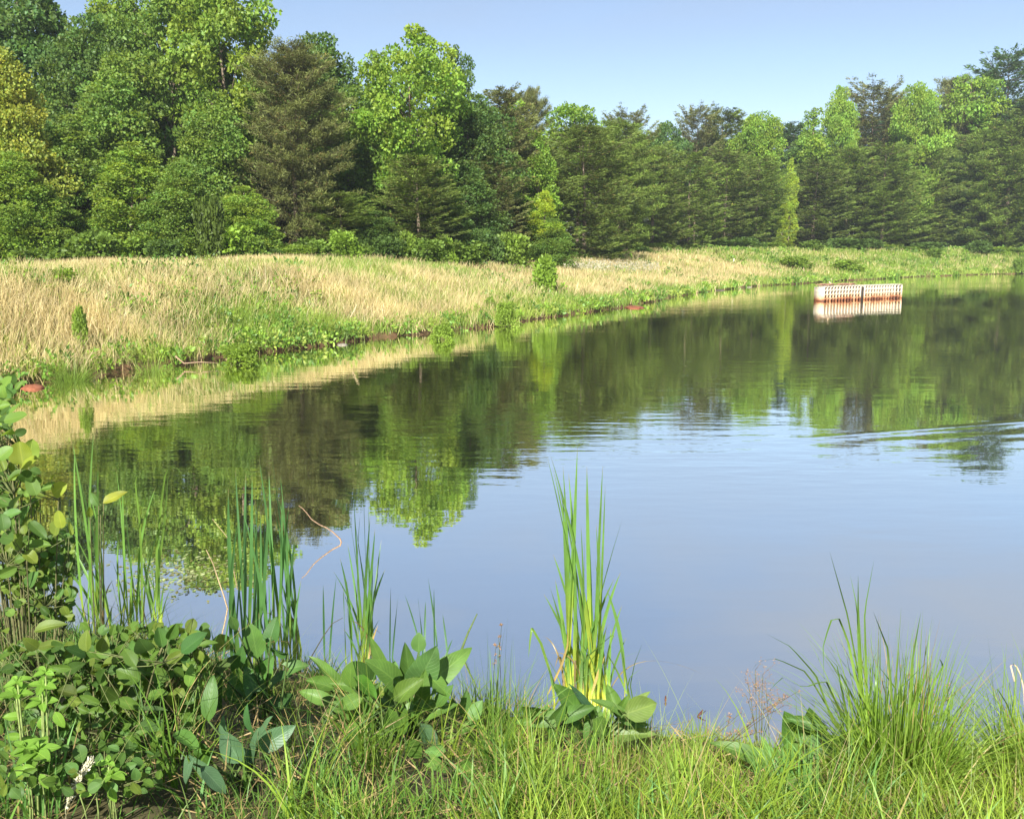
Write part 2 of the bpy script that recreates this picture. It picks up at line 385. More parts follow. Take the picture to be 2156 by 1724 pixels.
PROF = {
 'cone':  ([0, .06, .15, .3, .5, .7, .85, .95, 1], [.55, .85, 1, .95, .8, .55, .36, .18, .04]),
 'oval':  ([0, .15, .25, .4, .6, .75, .88, .96, 1], [.2, .55, .8, 1, 1, .85, .6, .35, .12]),
 'spire': ([0, .1, .3, .5, .7, .85, 1], [.5, .9, 1, .85, .6, .35, .06]),
 'round': ([0, .1, .25, .5, .75, .9, 1], [.5, .8, .95, 1, .85, .55, .15]),
 'open':  ([0, .3, .38, .55, .75, .9, 1], [.0, .05, .6, 1, .95, .65, .2]),
 'light_green':   ([0, .28, .36, .48, .52, .62, .78, .9, 1], [.25, .3, .75, .4, .85, 1, .9, .6, .2]),
}
def broadleaf(name, kind, H=16, R=4, nclump=190, nleaf=85, leaf=.27, seed=0, clr=.85, zbase=.03, spread=1.0):
    rs = np.random.RandomState(seed)
    tr = MB(); cr = MB()
    # trunk with a slight bend
    k = 10; t = np.linspace(0, 1, k)
    ph = rs.rand() * 6.28
    tp = np.stack([.25 * np.sin(t * 3 + ph) * t * R * .5, .25 * np.cos(t * 2.4 + ph) * t * R * .5, t * H * .93], -1)
    tube(tr, tp, np.linspace(.16 + H * .004, .03, k), (1, 1, 1), 7)
    zt, rt = PROF[kind]
    zz = rs.rand(nclump * 3) ** .9
    pr = np.interp(zz, zt, rt); keep = rs.rand(len(zz)) < pr * 1.1 + .08
    zz = zz[keep][:nclump]; pr = pr[keep][:nclump]
    n = len(zz)
    ang = rs.rand(n) * 2 * np.pi
    lob = 1 + .24 * np.sin(ang * 3 + zz * 9 + seed) + .16 * np.sin(ang * 5 - zz * 14)
    rr = R * pr * lob * (.35 + .65 * rs.rand(n) ** .45) * .88
    z = H * (zbase + (1 - zbase) * zz)
    C = np.stack([rr * np.cos(ang), rr * np.sin(ang), z], -1)
    C[:, :2] += np.stack([np.interp(z, tp[:, 2], tp[:, 0]), np.interp(z, tp[:, 2], tp[:, 1])], -1)
    cr_ = clr * (.65 + .6 * rs.rand(n)) * np.clip(.45 + pr, .5, 1.1)
    # limbs
    idx = rs.permutation(n)[:34]
    for q in idx:
        c = C[q]; z0 = max(.5, c[2] - (.35 + .5 * rs.rand()) * np.hypot(c[0], c[1]) - .3)
        a = np.array((np.interp(z0, tp[:, 2], tp[:, 0]), np.interp(z0, tp[:, 2], tp[:, 1]), z0))
        mid = (a + c) / 2 + np.array((0, 0, .12 * np.linalg.norm(c - a)))
        tube(tr, [a, mid, c], [.055, .035, .012], (1, 1, 1), 4)
    # leaves: on the shell of every clump, more on its upper outer side
    per = (nleaf * (cr_ / clr) ** 1.6).astype(int) + 12
    ci = np.repeat(np.arange(n), per); N = len(ci)
    d = unit(rs.normal(size=(N, 3)) + np.array((0, 0, .25)))
    sh = (.45 + .55 * rs.rand(N) ** .5)[:, None]
    P = C[ci] + d * cr_[ci][:, None] * sh * np.array((1.15, 1.15, .72)) * spread
    outw = unit(P - np.array((0, 0, 1)) * (P[:, 2:3] - 1.0) * np.array((0, 0, 1)))
    D = unit(d * .6 + rs.normal(size=(N, 3)) * .55 + np.array((0, 0, -.15)))
    L = leaf * (.7 + .6 * rs.rand(N))
    cb = .82 + .36 * rs.rand(n)
    yel = (rs.rand(n) - .5) * .25
    base = np.ones((N, 3)) * (cb[ci] * (.8 + .4 * rs.rand(N)))[:, None]
    base[:, 0] *= 1 + yel[ci] + .2 * (rs.rand(N) - .5); base[:, 2] *= 1 - yel[ci]
    P[:, 2] = np.maximum(P[:, 2], .05)
    leaf_cards(cr, P, D, L, L * .8, base, rs)
    return dict(trunk=tr.mesh('trunk', M_bark), crown=cr.mesh('crown', M_leaf), H=H, R=R)

def pine(name, H=14, R=3.2, seed=0, layers=42, style='layer', zb=.02, top='point', dens=1.0):
    """layered conifer with flat sweeping branches carrying needle sprays"""
    rs = np.random.RandomState(seed)
    tr = MB(); cr = MB(); bc = []
    k = 8; t = np.linspace(0, 1, k)
    tp = np.stack([.12 * np.sin(t * 4 + seed) * t, .12 * np.cos(t * 3 + seed) * t, t * H * .97], -1)
    tube(tr, tp, np.linspace(.17, .02, k), (1, 1, 1), 7)
    Ps, Ds, Ls, Ws, Cs = [], [], [], [], []
    zt = np.linspace(zb, .985, layers)
    for li, f in enumerate(zt):
        if top == 'point': prof = np.interp(f, [0, .08, .25, .5, .75, .9, 1], [.85, .95, 1, .97, .82, .6, .28])
        elif top == 'dome': prof = np.interp(f, [0, .1, .3, .55, .8, .93, 1], [.7, .9, 1, 1, .88, .6, .25]) * (.85 + .3 * math.sin(f * 9 + seed) ** 2)
        else: prof = np.interp(f, [0, .3, .45, .6, .8, .93, 1], [.25, .45, .8, 1, 1, .75, .3])
        nb = int((5 + rs.randint(3)) * dens)
        a0 = rs.rand() * 6.28
        for b in range(nb):
            a = a0 + b * 2 * np.pi / nb + rs.normal() * .3
            Lb = R * prof * (.62 + .5 * rs.rand())
            if rs.rand() < .12: Lb *= .5
            Lb = max(Lb, .3)
            z0 = f * H + rs.normal() * .12
            rise = (.10 + .55 * f) * Lb * (.5 + rs.rand() * .8) if style == 'layer' else (.25 + .4 * f) * Lb * (.5 + rs.rand())
            u = np.linspace(0, 1, 7)
            if style == 'layer': zc = z0 + rise * (u ** 2) - .10 * Lb * np.sin(u * np.pi) * (1 - f)
            else: zc = z0 + rise * u
            dirv = np.array((np.cos(a), np.sin(a)))
            bp = np.stack([dirv[0] * Lb * u, dirv[1] * Lb * u, zc], -1)
            bp[:, :2] += np.array((-dirv[1], dirv[0])) * (.12 * Lb * (rs.rand() - .5) * u[:, None] ** 2)
            if rs.rand() < .6: tube(tr, bp[::2], np.linspace(.035, .008, 4), (.9, .9, .9), 3)
            # sprays
            ns = int((16 + 22 * Lb / 3.0) * (1.0 if style == 'layer' else .8))
            uu = .22 + .78 * rs.rand(ns) ** .75
            base = np.stack([np.interp(uu, u, bp[:, q]) for q in range(3)], -1)
            side = (rs.rand(ns) - .5) * 2
            perp = np.array((-dirv[1], dirv[0], 0))
            wd = .20 * Lb * (1.05 - uu) + .16
            base = base + perp * (side * wd)[:, None] + np.array((0, 0, 1)) * (rs.normal(size=ns) * .05)[:, None]
            for r_ in range(ns):
                bc.append(0)
            m = 5 if style == 'layer' else 11
            q = np.repeat(np.arange(ns), m); nn = len(q)
            if style == 'layer':
                dd = np.array((dirv[0], dirv[1], .28)) + perp * side[q][:, None] * .8 + rs.normal(size=(nn, 3)) * np.array((.45, .45, .30))
                off = rs.normal(size=(nn, 3)) * np.array((.10, .10, .035))
                ll = .20 + .18 * rs.rand(nn); ww = .045 + .04 * rs.rand(nn)
            else:
                dd = np.array((dirv[0] * .5, dirv[1] * .5, .55)) + rs.normal(size=(nn, 3)) * .6
                off = rs.normal(size=(nn, 3)) * .10
                ll = .20 + .14 * rs.rand(nn); ww = .03 + .02 * rs.rand(nn)
            Ps.append(base[q] + off); Ds.append(dd); Ls.append(ll); Ws.append(ww)
            tone = (.78 + .44 * rs.rand()) * (.75 + .5 * rs.rand(nn))
            c = np.ones((nn, 3)) * tone[:, None]
            tipg = np.clip((uu[q] - .6) / .4, 0, 1)           # fresh growth at branch tips
            c[:, 0] *= 1 + .22 * tipg; c[:, 1] *= 1 + .28 * tipg
            dead = (rs.rand(nn) < .10 * (1 - uu[q]) + .02)
            c[dead] *= (1.6, 1.0, 1.2)
            Cs.append(c)
    leaf_cards(cr, np.concatenate(Ps), np.concatenate(Ds), np.concatenate(Ls), np.concatenate(Ws), np.concatenate(Cs), rs, fold=.15)
    return dict(trunk=tr.mesh('trunk', M_bark), crown=cr.mesh('crown', M_needle), H=H, R=R)

PROTO = {
 'cone': [broadleaf('c', 'cone', 15, 3.6, 270, 105, .23, 11), broadleaf('c', 'cone', 15, 3.6, 200, 130, .235, 12, clr=.98), broadleaf('c', 'cone', 15, 3.6, 290, 95, .22, 13, clr=.72)],
 'oval': [broadleaf('o', 'oval', 17, 4.2, 240, 120, .25, 21), broadleaf('o', 'oval', 17, 4.2, 190, 140, .25, 22, clr=1.0), broadleaf('o', 'oval', 17, 4.2, 150, 140, .26, 23)],
 'light_green':  [broadleaf('l', 'light_green', 16, 4.2, 180, 105, .26, 31, clr=.72), broadleaf('l', 'light_green', 16, 4.2, 150, 120, .26, 32, clr=.8)],
 'open': [broadleaf('p', 'open', 17, 3.6, 105, 110, .26, 41, clr=.72)],
 'spire': [broadleaf('s', 'spire', 15, 2.0, 125, 110, .21, 51, clr=.6), broadleaf('s', 'spire', 15, 2.0, 95, 120, .22, 52, clr=.58)],
 'round': [broadleaf('r', 'round', 5, 2.0, 90, 70, .17, 61, clr=.5)],
 'virginia': [pine('v', 14, 3.3, 71, layers=34), pine('v', 14, 3.3, 72, layers=30), pine('v', 14, 3.3, 73, layers=38), pine('v', 14, 3.3, 74, layers=32), pine('v', 14, 3.3, 75, layers=33, top='dome'), pine('v', 14, 3.3, 76, layers=36, top='dome', dens=1.15), pine('v', 14, 3.0, 77, layers=40, top='dome', style='tuft', dens=1.0)],
 'flat': [pine('f', 16, 3.6, 81, layers=26, top='flat', zb=.30)],
 'loblolly': [pine('l', 15, 3.3, 91, layers=44, style='tuft', zb=.08, dens=1.15)],
}
# colour of the foliage, per kind of tree (object colour multiplies the leaf's own tone)
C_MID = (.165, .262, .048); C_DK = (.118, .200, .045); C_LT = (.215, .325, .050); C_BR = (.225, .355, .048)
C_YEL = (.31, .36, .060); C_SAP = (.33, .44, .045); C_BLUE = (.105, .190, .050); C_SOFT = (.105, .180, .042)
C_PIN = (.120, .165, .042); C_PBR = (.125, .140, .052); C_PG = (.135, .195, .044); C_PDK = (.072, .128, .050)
used = {}
def tree(kind, px, top, hw, Y, colr, label, cat='tree', group=None, name=None, base=None):
    ps = PROTO[kind]; n = used.get(kind, 0); used[kind] = n + 1
    p = ps[n % len(ps)]
    tp_ = at(px, top, Y)
    gz = H1(tp_[0], Y) - .05
    if base is not None: gz = gz
    Ht = tp_[2] - gz
    rw = hw / F * Y
    nm = name or ('pine_tree' if kind in ('virginia', 'flat', 'loblolly') else 'broadleaf_tree')
    o = thing(nm, label, cat, (tp_[0], Y, gz), group, rz=(n * 2.4) % 6.28)
    s = (rw / p['R'] / .98, rw / p['R'] / .98, Ht / p['H'] / (1.0 if kind in ('virginia', 'flat', 'loblolly') else 1.03))
    for q in ('trunk', 'crown'):
        c = link(q, p[q], o); c.scale = s
        c.color = (*colr, 1) if q == 'crown' else (1, 1, 1, 1)
    return o
G = 'trees of the wood behind the pond'
T = [
 # left: broadleaf wood
 ('cone', 15, 85, 95, 45, C_YEL, 'yellow-green tree at the left edge of the photo, leaning crown above the bright bush'),
 ('oval', 40, -60, 130, 58, C_BLUE, 'tall dark blue-green tree filling the top left corner'),
 ('oval', 170, 20, 100, 55, C_DK, 'dark green tree rising just right of the top left corner tree'),
 ('cone', 215, 95, 110, 50, C_MID, 'tall cone-shaped green tree with pale trunk showing, second row on the left'),
 ('cone', 140, 235, 100, 46.5, C_MID, 'mid green tree in front of the cone-shaped one, thin pale stems under its crown'),
 ('cone', 20, 310, 90, 43, C_LT, 'bright green bushy tree at the left edge standing in the field margin'),
 ('oval', 345, -90, 120, 57, C_MID, 'very tall green tree whose top leaves the photo, left of the light green one'),
 ('oval', 250, -40, 90, 60, C_LT, 'light green tree top behind the tall green trees at upper left'),
 ('light_green', 470, -70, 120, 56, C_LT, 'tallest light green tree with white trunk, its top cut by the upper edge'),
 ('cone', 435, 175, 92, 50, C_MID, 'green cone-shaped tree below the white-trunked tall tree'),
 ('cone', 262, 290, 105, 46, C_LT, 'bright leafy tree reaching the ground, front row of the left wood'),
 ('cone', 365, 330, 80, 45, C_MID, 'low dense green tree at the field margin left of the round olive bush'),
 ('cone', 515, 385, 78, 46, C_LT, 'low bright green tree next to the dark brown-green pine'),
 ('cone', 90, 400, 80, 43.5, C_MID, 'low green tree at the field margin, second from the left edge'),
 ('loblolly', 612, 112, 125, 51, C_PBR, 'big brown-green pine with upright needle tufts, darkest crown in the left half'),
 ('oval', 655, 55, 95, 61, C_DK, 'dark rounded oak behind the top of the big brown-green pine'),
 ('cone', 728, 165, 95, 57, C_MID, 'green tree filling the gap right of the big brown-green pine'),
 ('light_green', 872, 50, 108, 56, C_BR, 'brightest yellow-green tree, tall, with forked trunk visible below its crown'),
 ('spire', 787, 68, 38, 62, C_LT, 'narrow pale spire-shaped tree left of the brightest tree'),
 ('oval', 955, 88, 52, 64, C_SOFT, 'grey-green tree top at the right shoulder of the brightest tree'),
 ('oval', 830, 250, 85, 64, C_DK, 'dark green tree in the shade under the brightest tree'),
 ('virginia', 880, 335, 100, 52.5, C_PIN, 'low dark pine with flat layered branches below the brightest tree'),
 ('virginia', 715, 410, 92, 50.5, C_PG, 'small dull green pine right of the big brown-green pine, at the field margin'),
 ('cone', 800, 440, 60, 51, C_DK, 'small dark green leafy tree between two low pines at the field margin'),
 ('oval', 990, 185, 95, 60, C_SOFT, 'soft green rounded tree with drooping sprays, right of the brightest tree'),
 ('cone', 985, 330, 80, 56, C_SOFT, 'soft green leafy tree in front of the rounded drooping one'),
 ('virginia', 1060, 195, 75, 67, C_PBR, 'brown-green pine with bare inner twigs left of the narrow bright tree'),
 ('spire', 1085, 172, 50, 73, C_BR, 'narrow bright green tree top poking over the brown-green pine'),
 ('spire', 1132, 250, 40, 66, C_BR, 'bright yellow-green slender tree between two brown-green pines'),
 ('loblolly', 1118, 200, 50, 80, C_PBR, 'dark pine tip on the skyline left of the forked pale-green tree'),
 ('open', 1218, 198, 70, 86, C_BR, 'pale green tree with open forked top standing alone on the skyline'),
 ('virginia', 1035, 345, 78, 59, C_PBR, 'low brown-green pine beside the yellow-green sapling'),
 ('spire', 1148, 385, 34, 61, C_SAP, 'yellow-green sapling glowing against dark pines, above the field shrub'),
 ('cone', 1165, 455, 48, 60.5, C_MID, 'small green leafy tree at the foot of the yellow-green sapling'),
 ('virginia', 1125, 300, 85, 70, C_PIN, 'dark pine behind the yellow-green sapling'),
 ('virginia', 1232, 275, 95, 74, C_PIN, 'wide dull pine in front of the forked pale-green tree'),
 ('virginia', 1305, 268, 88, 84, C_PG, 'wide dull green pine right of centre, first below the dip in the skyline'),
 ('flat', 1322, 243, 60, 100, C_PBR, 'thin-crowned pine on the skyline at the dip'),
 ('oval', 1412, 250, 55, 100, C_BLUE, 'bluish green leafy tree on the skyline among pines'),
 ('virginia', 1378, 318, 75, 88, C_PIN, 'pine in the front row left of the bluish green tree'),
 ('flat', 1470, 234, 52, 112, C_PBR, 'flat-topped pine sticking up on the skyline'),
 ('virginia', 1455, 325, 75, 93, C_PG, 'front-row pine below the flat-topped skyline pine'),
 ('virginia', 1525, 238, 75, 112, C_PIN, 'dark pine on the skyline left of the rounded light green tree'),
 ('virginia', 1530, 320, 75, 97, C_PIN, 'front-row pine below the dark skyline pine'),
 ('oval', 1600, 226, 59, 103, C_BR, 'rounded light green tree on the skyline among the right-hand pines'),
 ('virginia', 1598, 335, 70, 98, C_PG, 'front-row pine left of the two bright saplings'),
 ('spire', 1668, 315, 16, 101, C_SAP, 'upper bright sapling squeezed between pines'),
 ('spire', 1650, 402, 12, 96, C_SAP, 'thin bright sapling column at the pond field edge in front of pines'),
 ('virginia', 1672, 268, 60, 112, C_PDK, 'dark pine behind the bright saplings'),
 ('spire', 1722, 202, 44, 106, C_BR, 'pointed light green tree on the skyline'),
 ('oval', 1778, 172, 40, 109, C_BR, 'light green tree next to the pointed one, slightly taller'),
 ('oval', 1700, 290, 60, 108, C_SOFT, 'soft green tree under the pointed light green tree'),
 ('flat', 1842, 186, 80, 113, C_PBR, 'brown rounded pine with tangled bare lower branches on the right skyline'),
 ('spire', 1888, 168, 45, 122, C_PDK, 'dark tree tip behind the right-hand light green tree'),
 ('oval', 1940, 162, 54, 107, C_BR, 'light green oval tree standing out among right-hand pines'),
 ('virginia', 2010, 178, 60, 117, C_PBR, 'brown-green pine between two light green skyline trees on the right'),
 ('open', 2038, 132, 70, 114, C_BR, 'light green tree with upright finger-like tops, highest on the right'),
 ('virginia', 2125, 118, 95, 116, C_PDK, 'tall dark pine at the upper right edge'),
 ('virginia', 1720, 345, 78, 102, C_PIN, 'front-row pine right of the bright sapling column'),
 ('virginia', 1790, 318, 85, 104, C_PG, 'front-row pine above the left end of the lattice platform'),
 ('virginia', 1868, 312, 88, 103, C_PG, 'front-row pine above the right end of the lattice platform'),
 ('virginia', 1940, 322, 80, 107, C_PIN, 'front-row pine left of the darkest pine'),
 ('virginia', 1995, 330, 75, 110, C_PDK, 'darkest front-row pine in the right wood'),
 ('virginia', 2065, 290, 90, 108, C_PG, 'front-row pine with pale branch tips near the right edge'),
 ('virginia', 2135, 262, 95, 106, C_PG, 'large pine at the right edge of the photo'),
 ('virginia', 2215, 200, 105, 110, C_PIN, 'pine half outside the right edge of the photo'),
 ('cone', -80, 60, 100, 48, C_MID, 'green tree half outside the left edge of the photo'),
]
def back(px, Y):
    # the right-hand wood stands well behind the far bend of the shore
    return Y if Y < 84 else Y + np.interp(px, [1300, 1500, 1650, 1800, 2156], [4, 16, 24, 30, 36]) * np.interp(Y, [90, 112], [.85, 1.15])
for t_ in T:
    t_ = list(t_); t_[4] = back(t_[1], t_[4])
    if t_[0] == 'virginia' and t_[4] > 60: t_[3] *= 1.12
    tree(*t_, group=G)
# the second row of the wood, only glimpsed through gaps
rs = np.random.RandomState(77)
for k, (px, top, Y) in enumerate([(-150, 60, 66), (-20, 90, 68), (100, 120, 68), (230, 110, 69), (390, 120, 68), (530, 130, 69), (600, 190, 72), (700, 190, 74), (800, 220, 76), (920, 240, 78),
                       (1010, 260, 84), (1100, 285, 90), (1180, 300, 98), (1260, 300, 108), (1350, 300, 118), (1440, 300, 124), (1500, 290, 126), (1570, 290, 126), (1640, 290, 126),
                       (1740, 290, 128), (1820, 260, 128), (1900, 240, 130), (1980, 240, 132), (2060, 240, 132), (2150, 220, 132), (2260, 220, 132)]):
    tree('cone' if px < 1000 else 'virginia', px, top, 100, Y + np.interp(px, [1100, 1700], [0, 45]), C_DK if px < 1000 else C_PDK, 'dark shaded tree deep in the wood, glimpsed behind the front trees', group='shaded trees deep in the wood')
# low growth along the foot of the wood
def bush_proto(seed, R=1.0, H=1.4, n=30, leaf=.16, per=80):
    rs = np.random.RandomState(seed); mb = MB(); st = MB()
    C = np.stack([(rs.rand(n) - .5) * 1.5 * R, (rs.rand(n) - .5) * 1.5 * R, H * (.12 + .85 * rs.rand(n) ** .8)], -1)
    C[:, :2] *= (1.25 - .75 * C[:, 2:3] / H) * (.75 + .6 * rs.rand(n, 1)); C[:4, 2] *= 1.15
    for c in C[:14]: tube(st, [(c[0] * .15, c[1] * .15, -.05), (c[0] * .5, c[1] * .5, c[2] * .55), c], [.02, .014, .006], (1, 1, 1), 4)
    ci = np.repeat(np.arange(n), per); N = len(ci)
    P = C[ci] + unit(rs.normal(size=(N, 3))) * (.28 * R * rs.rand(N) ** .4)[:, None]
    P[:, 2] = np.maximum(P[:, 2], .03)
    L = leaf * (.7 + .6 * rs.rand(N))
    base = np.ones((N, 3)) * ((.8 + .4 * rs.rand(n))[ci] * (.8 + .4 * rs.rand(N)))[:, None]
    leaf_cards(mb, P, unit(P - C[ci]) + rs.normal(size=(N, 3)) * .5 + (0, 0, .2), L, L * .8, base, rs)
    return dict(foliage=mb.mesh('foliage', M_leaf), stem=st.mesh('stem', M_bark), R=R, H=H)
BP = [bush_proto(1), bush_proto(2), bush_proto(3, n=38, leaf=.13), bush_proto(4, n=24, leaf=.19)]
def bush(px, Y, hpx, wpx, colr, label, cat='shrub', group=None, k=[0], name='shrub', py=None):
    """a leafy shrub; px/py its foot"""
    if Y is None:
        q = ray_to(px, py, .25); Y = q[1]
    x = at(px, 600, Y)[0]
    d = Y
    p = BP[k[0] % 4]; k[0] += 1
    z = H1(x, Y)
    h = hpx / F * d; r = wpx / F * d / 2
    o = thing(name, label, cat, (x, Y, max(z, -.05) - .02), group, rz=k[0] * 1.7)
    for q in ('stem', 'foliage'):
        c = link(q, p[q], o); c.scale = (r / p['R'], r / p['R'], h / p['H'] * .95); c.color = (*colr, 1) if q == 'foliage' else (1, 1, 1, 1)
    return o
ORD = 'first second third fourth fifth sixth seventh eighth ninth tenth eleventh twelfth thirteenth fourteenth fifteenth sixteenth seventeenth eighteenth nineteenth twentieth twenty-first twenty-second twenty-third twenty-fourth twenty-fifth twenty-sixth'.split()
CN = {C_LT: 'light green', C_MID: 'mid green', C_BR: 'yellow-green', C_SOFT: 'dull green', C_DK: 'dark green'}
bush(448, 43.5, 125, 72, (.12, .18, .035), 'round olive-green bush at the foot of the left wood')
GW = 'undergrowth bushes at the foot of the wood'
rs = np.random.RandomState(8)
for k, px in enumerate(np.linspace(-60, 1080, 26)):
    Y = np.interp(px, [-60, 500, 900, 1180], [41, 43, 49, 57]) + rs.rand() * 1.5
    bush(px + rs.normal() * 10, Y, rs.uniform(28, 80), rs.uniform(50, 120), [C_LT, C_MID, C_BR, C_MID, C_SOFT][k % 5],
         CN[[C_LT, C_MID, C_BR, C_MID, C_SOFT][k % 5]] + ' undergrowth bush, ' + ORD[k] + ' from the left along the foot of the left wood', group=GW)
for k, px in enumerate(np.linspace(1230, 2200, 18)):
    Y = np.interp(px, [1230, 1500, 1800, 2200], [72, 104, 122, 131])
    bush(px + rs.normal() * 14, Y, rs.uniform(10, 26), rs.uniform(45, 110), [C_MID, C_DK, C_SOFT, C_LT][k % 4],
         CN[[C_MID, C_DK, C_SOFT, C_LT][k % 4]] + ' undergrowth bush, ' + ORD[17 - k] + ' from the right along the foot of the pines', group=GW)

# ============================================================ far bank: grass, weeds, shrubs
def blades(mb, P, H, W, az, lean, bend, S, c0, c1, rs, wp=None, droop=0.0, facing=None):
    """P (n,3) bases; az heading of the lean; lean/bend as fractions of the height"""
    n = len(P); t = np.linspace(0, 1, S + 1)
    H = np.broadcast_to(H, (n,)); W = np.broadcast_to(W, (n,)); lean = np.broadcast_to(lean, (n,)); bend = np.broadcast_to(bend, (n,)); droop = np.broadcast_to(droop, (n,))
    hd = np.stack([np.cos(az), np.sin(az)], -1)
    out = H[:, None] * (lean[:, None] * t + bend[:, None] * t ** 2.2)
    up = H[:, None] * (t - (bend[:, None] ** 2 * .35 + droop[:, None]) * t ** 3)
    Cc = np.zeros((n, S + 1, 3))
    Cc[:, :, :2] = P[:, None, :2] + hd[:, None] * out[..., None]; Cc[:, :, 2] = P[:, None, 2] + up
    fa = rs.rand(n) * np.pi if facing is None else facing
    sd = np.stack([np.cos(fa), np.sin(fa), np.zeros(n)], -1)
    if wp is None: wp = 1 - t ** 2.0
    ww = W[:, None] * wp[None] * .5
    V = np.stack([Cc - sd[:, None] * ww[..., None], Cc + sd[:, None] * ww[..., None]], 2)   # n,S+1,2,3
    V = V.reshape(-1, 3)
    i = (np.arange(n)[:, None] * (S + 1) + np.arange(S)[None]).ravel() * 2
    Fq = np.stack([i, i + 1, i + 3, i + 2], -1)
    cc = (c0[:, None] * (1 - t)[None, :, None] + c1[:, None] * t[None, :, None])
    mb.add(V, Fq, np.repeat(cc.reshape(-1, 3), 2, axis=0))

rs = np.random.RandomState(100)
# cumulated length of the far shore, weighted so that nearer bank gets more (and finer) blades
fp = polyR[isfar]
seg = np.linalg.norm(np.diff(fp, axis=0), axis=1)
mid = (fp[1:] + fp[:-1]) / 2; dist = np.linalg.norm(mid, axis=1)
wgt = seg * crest_w(mid[:, 1]) / dist ** 1.35
cum = np.concatenate([[0], np.cumsum(wgt)]); cum /= cum[-1]
def bank_points(N, maxf=1.25, extra=1.5):
    u = rs.rand(N); k = np.clip(np.searchsorted(cum, u) - 1, 0, len(seg) - 1); f = (u - cum[k]) / (cum[k + 1] - cum[k] + 1e-12)
    a, b = fp[k], fp[k + 1]; p = a + (b - a) * f[:, None]
    tg = unit(b - a); nr = np.stack([-tg[:, 1], tg[:, 0]], -1)
    off = rs.rand(N) * (crest_w(p[:, 1]) * maxf + extra) + .02
    p = p + nr * off[:, None] + rs.normal(size=(N, 2)) * np.array((.8, .3)) * np.clip(off / 3, .1, 1)[:, None]
    s, Yn, fr = sdf(p[:, 0], p[:, 1])
    ok = (s > -.04) & fr
    p, s, Yn, fr = p[ok], s[ok], Yn[ok], fr[ok]
    z = height_s(p[:, 0], p[:, 1], s, Yn, fr)
    return p, s, Yn, z
# far shore runs left->right with land on its left (+normal)
def bank_grass():
    mb = MB()
    p, s, Yn, z = bank_points(330000)
    n = len(p); W_ = crest_w(Yn); q = s / W_
    nz = fbm(p[:, 0], p[:, 1], 3.2, 31); nz2 = fbm(p[:, 0], p[:, 1], 9, 57); nz3 = vnoise(p[:, 0], p[:, 1], .5, 88)
    tanp = np.interp(s, [0, .5, 1.0, 1.9], [.03, .06, .28, .62]) * np.interp(q, [0, .55, .85, 1.1], [1, .9, .6, .5])
    tanp = tanp + (nz - .5) * 1.9 + (nz2 - .5) * .8 + .06
    right = sstep((Yn - 72) / 18)
    tanp = tanp * (1 - .65 * right) - .12 * right
    midz = np.exp(-((Yn - 38) / 9) ** 2) * .18
    tanp = tanp - midz * (q < .8)
    istan = rs.rand(n) < np.clip(tanp, .03, .93)
    green = np.array((.155, .250, .038)); green2 = np.array((.245, .325, .055)); tan = np.array((.58, .495, .27)); tan2 = np.array((.43, .35, .17))
    m = rs.rand(n)[:, None]; light_green = np.clip(nz3 + (nz2 - .5) * 1.5, 0, 1)[:, None]  # noise patches of the lighter green
    cg = green * (1 - light_green) + green2 * light_green; ct = tan * m + tan2 * (1 - m)
    c = np.where(istan[:, None], ct, cg) * (.75 + .5 * rs.rand(n))[:, None]
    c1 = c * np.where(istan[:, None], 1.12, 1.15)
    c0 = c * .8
    H = np.where(istan, rs.uniform(.35, .8, n), rs.uniform(.25, .65, n)) * np.interp(s, [0, .5, 2], [.55, .8, 1.0]) * np.interp(q, [0, .7, 1.2], [1, .85, .62])
    H *= .75 + .5 * fbm(p[:, 0], p[:, 1], 1.6, 12)
    d = np.hypot(p[:, 0], p[:, 1])
    W = np.clip(d * .00055, .012, .055) * (.7 + .6 * rs.rand(n))
    P = np.column_stack([p, z])
    az = rs.rand(n) * 6.28
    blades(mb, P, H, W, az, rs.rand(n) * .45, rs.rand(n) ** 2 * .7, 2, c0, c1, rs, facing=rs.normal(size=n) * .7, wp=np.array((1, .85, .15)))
    o = mb.obj('field_grass', M_grass); tag(o, 'tall mixed straw-coloured and green grass covering the far bank', 'grass', kind='stuff')
bank_grass()
def bank_weeds():
    """low leafy weeds in the grass and along the waterline"""
    mb = MB(); p, s, Yn, z = bank_points(7500)
    nz = fbm(p[:, 0], p[:, 1], 4.0, 205)
    pr = np.where(s < .65, .9, .0) + np.clip((nz - .56) * 5, 0, .8) + .35 * sstep((Yn - 72) / 15)
    k = rs.rand(len(p)) < pr; p, s, Yn, z = p[k], s[k], Yn[k], z[k]; n = len(p)
    per = 34; ci = np.repeat(np.arange(n), per); N = len(ci)
    R = rs.uniform(.10, .34, n) * (.6 + .8 * vnoise(p[:, 0], p[:, 1], 1.1, 4)); hh = rs.uniform(.1, .5, n) * np.interp(s, [0, 1], [.7, 1])
    dd = unit(rs.normal(size=(N, 3)))
    P = np.column_stack([p, z])[ci] + dd * R[ci][:, None] * np.array((1, 1, .55)) + np.array((0, 0, 1)) * (hh[ci] * (.3 + .7 * rs.rand(N)))[:, None]
    P[:, 2] = np.maximum(P[:, 2], z[ci] + .02)
    L = (.07 + .0016 * Yn[ci]) * (.7 + .6 * rs.rand(N))
    tone = np.array([(.13, .25, .035), (.20, .33, .04), (.10, .20, .035), (.24, .31, .06)])[rs.randint(0, 4, n)][ci] * (.75 + .5 * rs.rand(N))[:, None]
    leaf_cards(mb, P, dd + (0, 0, .4) + rs.normal(size=(N, 3)) * .4, L, L * .6, tone, rs)
    o = mb.obj('bank_weeds', M_grass); tag(o, 'low leafy green weeds mixed into the far bank and its waterline', 'weeds', kind='stuff')
bank_weeds()
